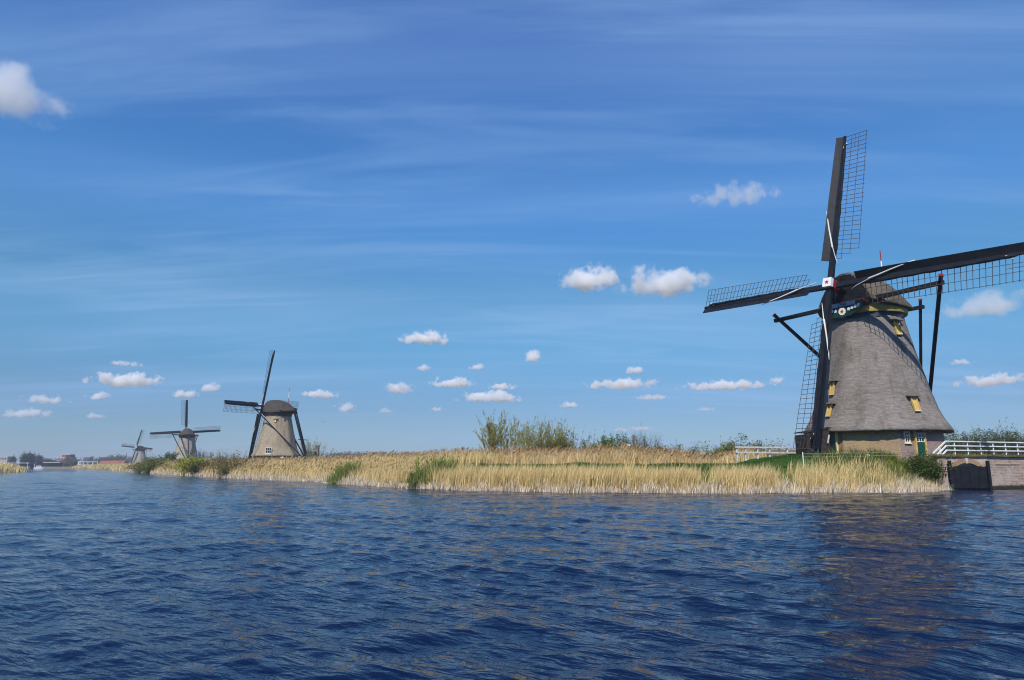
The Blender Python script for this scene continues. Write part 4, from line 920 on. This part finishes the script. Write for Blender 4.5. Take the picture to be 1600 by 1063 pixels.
def gull(name, label, loc, yaw, sc):
    r = empty(name, loc); r.rotation_euler = (0, .15, yaw); r.scale = (sc,) * 3; tag(r, label, 'gull')
    b = MB(); b.tube([(-.24, 0, 0), (-.18, 0, 0), (-.02, 0, -.01), (.12, 0, .0), (.19, 0, .02), (.23, 0, .02), (.28, 0, .01)], [.005, .035, .07, .06, .045, .035, .006], 10); b.build('body', M['gull'], r, True)
    for s_ in (-1, 1):
        b = MB(); P_ = [(.08, .04, .03), (.11, .28, .16), (.02, .62, .10), (-.04, .60, .09), (-.03, .28, .13), (-.08, .04, .02)]
        V = [Vector((x, s_ * y, z)) for x, y, z in P_]; b.add(V + [p_ + Vector((0, 0, .015)) for p_ in V], [(0, 1, 4, 5), (1, 2, 3, 4), (6, 11, 10, 7), (7, 10, 9, 8), (0, 6, 7, 1), (1, 7, 8, 2), (2, 8, 9, 3), (3, 9, 10, 4), (4, 10, 11, 5), (5, 11, 6, 0)]); b.build('wing', M['gullgrey'], r)
    b = MB(); b.prism([(-.2, -.03), (-.2, .03), (-.36, .06), (-.36, -.06)], (0, 0, 0), (1, 0, 0), (0, 1, 0), Zv, .012); b.build('tail', M['gull'], r)
gull('gull', 'single gull flying low over the reeds right of the tan windmill', at(506, 660, 120), 2.4, 1.0)

# ------------------------------------------------------------------ far end of the canal
def bx(parent, name, mat, c, s): b = MB(); b.box(c, *s); return b.build(name, M[mat], parent)
def far(px, Y, z=None):
    x = at(px, 729, Y).x; return (x, Y, gz(x, Y) if z is None else z)
r = empty('low_building', far(27, 600)); tag(r, 'long low building with a pale flat roof at the left edge', 'building')
bx(r, 'wall', 'beige', (-4, 0, 2.4), (17, 8, 5.6)); bx(r, 'flat_roof', 'rooflight', (0, 0, 6.3), (27, 10, .5)); bx(r, 'dark_wing', 'darkwood', (9, 1, 2.5), (8.9, 7, 5.6)); bx(r, 'blue_wall', 'bluepanel', (-15.6, 0, 2.6), (6, 8, 5.4))
for i in range(5): f = bx(r, 'window', 'offwhite', (-10.5 + 3.2 * i, -4.05, 3.4), (2.2, .15, 2.0)); bx(f, 'pane', 'glass', (-10.5 + 3.2 * i, -4.14, 3.4), (1.9, .06, 1.7))
for i in range(3): f = bx(r, 'window', 'offwhite', (6.6 + 2.6 * i, -2.55, 3.2), (1.8, .15, 1.7)); bx(f, 'pane', 'glass', (6.6 + 2.6 * i, -2.64, 3.2), (1.5, .06, 1.4))
r = empty('back_building', far(7, 720)); tag(r, 'pale flat roofed building behind the low one at the left edge', 'building')
bx(r, 'wall', 'concrete', (0, 0, 5), (10, 8, 10)); bx(r, 'flat_roof', 'rooflight', (0, 0, 10.2), (10.6, 8.6, .5))
for i in range(3): bx(r, 'window', 'glass', (-3 + 3 * i, -4.05, 8), (1.8, .12, 1.3))
r = empty('apartment_block', far(103, 820)); tag(r, 'red brick apartment block with white bands on the far horizon', 'building')
bx(r, 'wall', 'farbrick', (0, 0, 5.5), (16.5, 10, 11)); bx(r, 'upper_storey', 'farbrick', (1.5, 0, 12.4), (9.5, 9, 2.8)); bx(r, 'flat_roof', 'offwhite', (1.5, 0, 14.0), (10.2, 9.6, .4)); bx(r, 'tower', 'darkwood', (4.4, -.6, 6.9), (4.6, 9.9, 13))
for i in range(3):
    for j in range(3): f = bx(r, 'window', 'white', (-6.8 + 3.0 * i, -5.06, 4.2 + 3.0 * j), (2.2, .14, 1.15)); bx(f, 'pane', 'glass', (-6.8 + 3.0 * i + .3, -5.15, 4.2 + 3.0 * j), (1.2, .06, .8))
r = empty('blue_building', far(137, 900)); tag(r, 'small blue clad building above the white lift bridge', 'building')
bx(r, 'wall', 'bluepanel', (0, 0, 6), (8, 8, 12)); bx(r, 'flat_roof', 'rooflight', (0, 0, 12.2), (8.6, 8.6, .4)); bx(r, 'annex', 'concrete', (-6.2, 1, 4.2), (4.2, 7, 8.4))
for i in range(2):
    for j in range(2): bx(r, 'window', 'glass', (-2 + 4 * i, -4.06, 6.5 + 3 * j), (2.4, .12, 1.4))
r = empty('canal_shed', far(83, 640)); tag(r, 'long open shed with a pale roof at the waterside behind the boat', 'shed')
bx(r, 'roof', 'rooflight', (0, 0, 3.9), (15, 6, .6)); bx(r, 'back_wall', 'darkwood', (0, 2.4, 1.8), (14, .3, 3.6))
for i in range(6): bx(r, 'post', 'darkwood', (-6.6 + 2.64 * i, -2.4, 1.8), (.3, .3, 3.6))
r = empty('lift_bridge', far(137, 590, 0)); tag(r, 'white steel frame bridge across the far end of the canal', 'bridge')
for i in range(5): bx(r, 'portal_post', 'steel', (-8 + 4 * i, 0, 2.6), (.45, .45, 5.6))
bx(r, 'top_beam', 'steel', (0, 0, 5.6), (17, .5, .45)); bx(r, 'deck', 'concrete', (0, .6, 2.1), (18, 2.6, .5)); bx(r, 'hand_rail', 'steel', (0, -.5, 3.4), (17, .15, .18)); bx(r, 'bridge_house', 'offwhite', (-7.4, 1.2, 3.9), (2.6, 2.6, 4.2)); bx(r, 'abutment', 'darkwood', (1, 1.4, .7), (14, 2, 2.0))
for i in range(2): f = bx(r, 'window', 'glass', (-8 + 1.2 * i, -.12, 4.6), (.8, .1, 1.0))
for k, (px, Y, w_, lab) in enumerate(((166, 570, 9, 'low house with red tiled roof, left of the pair'), (184, 545, 11, 'long low house with red tiled roof, right of the pair'))):
    r = empty('red_roofed_house', far(px, Y)); tag(r, lab, 'house', 'red roofed houses by the canal')
    bx(r, 'wall', 'offwhite' if k else 'beige', (0, 0, 1.1), (w_, 6, 2.2)); b = MB(); b.prism([(-3.5, 0), (3.5, 0), (0, 2.6)], (-w_ / 2 - .3, 0, 2.2), (0, 1, 0), Zv, (1, 0, 0), w_ + .6); rf = b.build('roof', M['rooftile'], r); bx(rf, 'chimney', 'farbrick', (w_ * .25, 0, 5.0), (.8, .8, 1.2))
    for i in range(3): bx(r, 'window', 'glass', (-w_ * .32 + w_ * .32 * i, -3.05, 1.3), (1.2, .1, 1.0))
r = empty('motor_boat', (at(61, 731, 520).x, 520, 0)); tag(r, 'white motor boat moored by the reed spit', 'boat'); r.rotation_euler = (0, 0, .25)
V = []; F_ = []
for i, (x_, w_, k_) in enumerate(((-3.2, 1.05, -.2), (-1.5, 1.25, -.3), (.8, 1.2, -.3), (2.4, .75, -.2), (3.3, .05, .5))): V += [(x_, -w_, 1.1 + .1 * i), (x_, -w_ * .75, k_), (x_, w_ * .75, k_), (x_, w_, 1.1 + .1 * i)]
for i in range(4): F_ += [(i * 4 + k, i * 4 + k + 1, i * 4 + 5 + k, i * 4 + 4 + k) for k in range(3)] + [(i * 4, i * 4 + 4, i * 4 + 7, i * 4 + 3)]
F_ += [(0, 1, 2, 3), (16, 17, 18, 19)]
b = MB(); b.add(V, F_); b.build('hull', M['white'], r); b = MB(); b.prism([(-1.9, 1.15), (1.5, 1.3), (.7, 2.35), (-1.7, 2.35)], (0, .85, 0), (1, 0, 0), Zv, (0, -1, 0), 1.7); cab = b.build('cabin', M['white'], r)
for i in range(2): bx(cab, 'window', 'glass', (-1.0 + 1.2 * i, -.87, 1.85), (.9, .06, .5))
for px, Y, hh_, lab in ((43, 500, 5.0, 'white mooring pole at the tip of the reed spit'), (54, 540, 4, 'white pole beside the moored boat')):
    b = MB(); b.tube([(0, 0, -1), (0, 0, hh_ - 1.2)], .13, 8); b.box((0, 0, hh_ - .95), .5, .4, .55); o = b.build('mooring_pole', M['white']); o.location = (at(px, 729, Y).x, Y, 0); tag(o, lab, 'pole')
p = at(143, 722, 575); bx(None, 'mooring_jetty', 'darkwood', (p.x + 3, 585, .55), (20, 3, .5)); tag(bpy.data.objects['mooring_jetty'], 'dark low jetty under the white steel bridge', 'jetty')

# ------------------------------------------------------------------ clouds: closed lumpy bodies of vapour
t = NT('cloud_vapour'); t.t.nodes.remove(t.p)
oi = t.n('ShaderNodeObjectInfo'); tc = t.n('ShaderNodeTexCoord'); dn = t.n('ShaderNodeAttribute', attribute_type='OBJECT', attribute_name='thickness')
st = t.n('ShaderNodeAttribute', attribute_type='OBJECT', attribute_name='aspect')
sp = t.n('ShaderNodeSeparateXYZ'); t.l(tc.outputs['Object'], sp.inputs[0])
zlow = t.math('MULTIPLY', t.math('MINIMUM', sp.outputs[2], 0.0), 1.75); zup = t.math('MAXIMUM', sp.outputs[2], 0.0)
zc = t.math('ADD', zlow, zup); c3 = t.n('ShaderNodeCombineXYZ'); t.l(sp.outputs[0], c3.inputs[0]); t.l(sp.outputs[1], c3.inputs[1]); t.l(zc, c3.inputs[2])
ln = t.n('ShaderNodeVectorMath', operation='LENGTH'); t.l(c3.outputs[0], ln.inputs[0])
nc = t.n('ShaderNodeCombineXYZ'); t.l(t.math('MULTIPLY', sp.outputs[0], st.outputs['Fac']), nc.inputs[0]); t.l(sp.outputs[1], nc.inputs[1]); t.l(sp.outputs[2], nc.inputs[2])
nz = t.n('ShaderNodeTexNoise', noise_dimensions='4D'); t.l(nc.outputs[0], nz.inputs['Vector']); t.l(t.math('MULTIPLY', oi.outputs['Random'], 60.0), nz.inputs['W'])
nz.inputs['Scale'].default_value = 1.25; nz.inputs['Detail'].default_value = 1.5; nz.inputs['Roughness'].default_value = .5
nz2 = t.n('ShaderNodeTexNoise', noise_dimensions='4D'); t.l(nc.outputs[0], nz2.inputs['Vector']); t.l(t.math('MULTIPLY', oi.outputs['Random'], 33.0), nz2.inputs['W'])
nz2.inputs['Scale'].default_value = 4.2; nz2.inputs['Detail'].default_value = 4; nz2.inputs['Roughness'].default_value = .62
val = t.math('ADD', t.math('SUBTRACT', .70, ln.outputs['Value']), t.math('ADD', t.math('MULTIPLY', t.math('SUBTRACT', nz.outputs[0], .5), 1.7), t.math('MULTIPLY', t.math('SUBTRACT', nz2.outputs[0], .5), .95)))
den = t.math('MULTIPLY', t.ramp(val, 0.0, .46), dn.outputs['Fac'])
pv = t.n('ShaderNodeVolumePrincipled'); pv.inputs['Color'].default_value = (.985, .985, .99, 1); pv.inputs['Anisotropy'].default_value = .1; t.l(den, pv.inputs['Density'])
t.l(pv.outputs[0], t.out.inputs['Volume']); M['cloud'] = t.m
t.m.cycles.volume_step_rate = 1.0 if hasattr(t.m.cycles, 'volume_step_rate') else 1
def cloud(px, py, w, h, thick, label):
    ang_ = math.atan2(729 - py, FPX); Dc = min(800 / math.tan(max(ang_, .05)), 9000)
    p = at(px, py, Dc); s_ = (p - Vector((0, 0, HCAM))).length / FPX
    rx, rz = w * .5 * s_ * 1.25, h * .5 * s_ * 1.35
    rng_ = random.Random(px * 31 + py); me = bpy.data.meshes.new('cloud'); bm = bmesh.new(); bmesh.ops.create_icosphere(bm, subdivisions=3, radius=1.0)
    bumps = [(Vector((rng_.uniform(-1, 1), rng_.uniform(-1, 1), rng_.uniform(-.2, 1))).normalized(), rng_.uniform(.04, .14)) for _ in range(14)]
    for v_ in bm.verts:
        k = .93 + sum(a_ * math.exp(-((v_.co - c_).length / .38) ** 2) for c_, a_ in bumps); v_.co *= k
        if v_.co.z < 0: v_.co.z *= .52
    bm.to_mesh(me); bm.free(); me.materials.append(M['cloud']); o = bpy.data.objects.new('cloud', me); COL.objects.link(o)
    o.location = p; o.scale = (rx, max(rx * .6, rz), rz); o.rotation_euler = (0, 0, -math.atan2(p.x, p.y))
    o['thickness'] = thick * .75 * (.5 + .5 * min(1.0, ang_ / .17)) / rz; o['aspect'] = max(1.0, rx / rz); tag(o, label, 'cloud', 'small fair weather clouds')
for c_ in ((2, 156, 135, 92, 2.2, 'ragged white cloud cut by the upper left edge of the sky'),
           (922, 441, 108, 48, 5.5, 'bright rounded cloud left of the largest cloud in the middle of the sky'),
           (1033, 446, 136, 56, 5.5, 'largest bright cloud, just left of the near windmill sail tip'),
           (1148, 306, 130, 30, .7, 'thin wispy cloud high above the near windmill left sail'),
           (1552, 478, 120, 46, 1.5, 'soft cloud under the right sail of the near windmill'),
           (664, 531, 86, 26, 4.5, 'long cloud alone above the middle of the reed bank'),
           (831, 561, 34, 27, 4.5, 'compact round cloud above the broad willow'),
           (660, 577, 27, 15, 3, 'tiny round cloud below the long lone cloud'),
           (745, 575, 28, 13, 3, 'tiny flat cloud left of the compact round cloud'),
           (708, 600, 74, 21, 4.5, 'flat white cloud upper one of the group above the slim willow'),
           (784, 606, 50, 14, 3, 'pale streak of cloud right of the flat white cloud'),
           (763, 623, 106, 24, 4.5, 'wide flat cloud, lowest of the group above the slim willow'),
           (620, 610, 56, 24, 4.5, 'lumpy white cloud between the tan windmill and the flat clouds'),
           (542, 640, 40, 19, 4, 'small puffy cloud right of the tan windmill'),
           (501, 618, 60, 15, 3, 'flat faint cloud above the gull'),
           (603, 643, 24, 11, 2.5, 'tiny faint cloud right of the small puffy one'),
           (198, 597, 96, 25, 4.5, 'long white cloud above the farthest windmill'),
           (155, 621, 32, 15, 3.5, 'small cloud below the left end of the long white cloud'),
           (291, 618, 36, 16, 4, 'puffy cloud touching the top sail of the third windmill'),
           (327, 608, 32, 20, 4, 'puffy cloud right of the third windmill top sail'),
           (195, 569, 52, 9, .8, 'barely visible streak above the long white cloud'),
           (40, 648, 64, 17, 3, 'low pale cloud at the left edge above the reed spit'),
           (70, 626, 54, 15, 2.2, 'faint cloud above the low pale one at the left edge'),
           (683, 641, 24, 10, 2.5, 'tiny cloud left of the wide flat one'),
           (993, 580, 30, 17, 4, 'small round cloud on top of the wide cloud right of the broad willow'),
           (972, 602, 116, 22, 3.6, 'wide flat cloud above the small leafy shrub'),
           (890, 634, 36, 15, 4, 'small bright cloud right above the top of the broad willow'),
           (1135, 604, 136, 19, 3.4, 'very long flat cloud left of the near windmill body'),
           (1214, 595, 24, 15, 3, 'tiny puff at the right end of the very long flat cloud'),
           (1020, 622, 60, 11, 1.2, 'faint streak under the wide flat cloud'),
           (1000, 671, 44, 9, 1.6, 'pale streak low over the bare grey shrub'),
           (970, 673, 26, 10, 1.8, 'pale tiny cloud low over the small leafy shrub'),
           (1103, 640, 36, 8, 1.2, 'faint speck of cloud below the very long flat cloud'),
           (1550, 597, 86, 20, 3, 'flat pale cloud right of the near windmill body'),
           (1503, 567, 30, 11, 2, 'tiny cloud above the flat pale one at the right'),
           (148, 651, 30, 10, 1.8, 'faint tiny cloud above the farthest windmill')):
    cloud(*c_)

# ------------------------------------------------------------------ air
b = MB(); b.box((0, 4450, 17), 13000, 9900, 42)
t = NT('haze'); t.t.nodes.remove(t.p); pv = t.n('ShaderNodeVolumePrincipled'); pv.inputs['Color'].default_value = (.80, .88, 1.0, 1); pv.inputs['Density'].default_value = .00028; pv.inputs['Anisotropy'].default_value = .2
t.l(pv.outputs[0], t.out.inputs['Volume'])
tag(b.build('haze', t.m), 'thin pale air over the polder', kind='stuff')
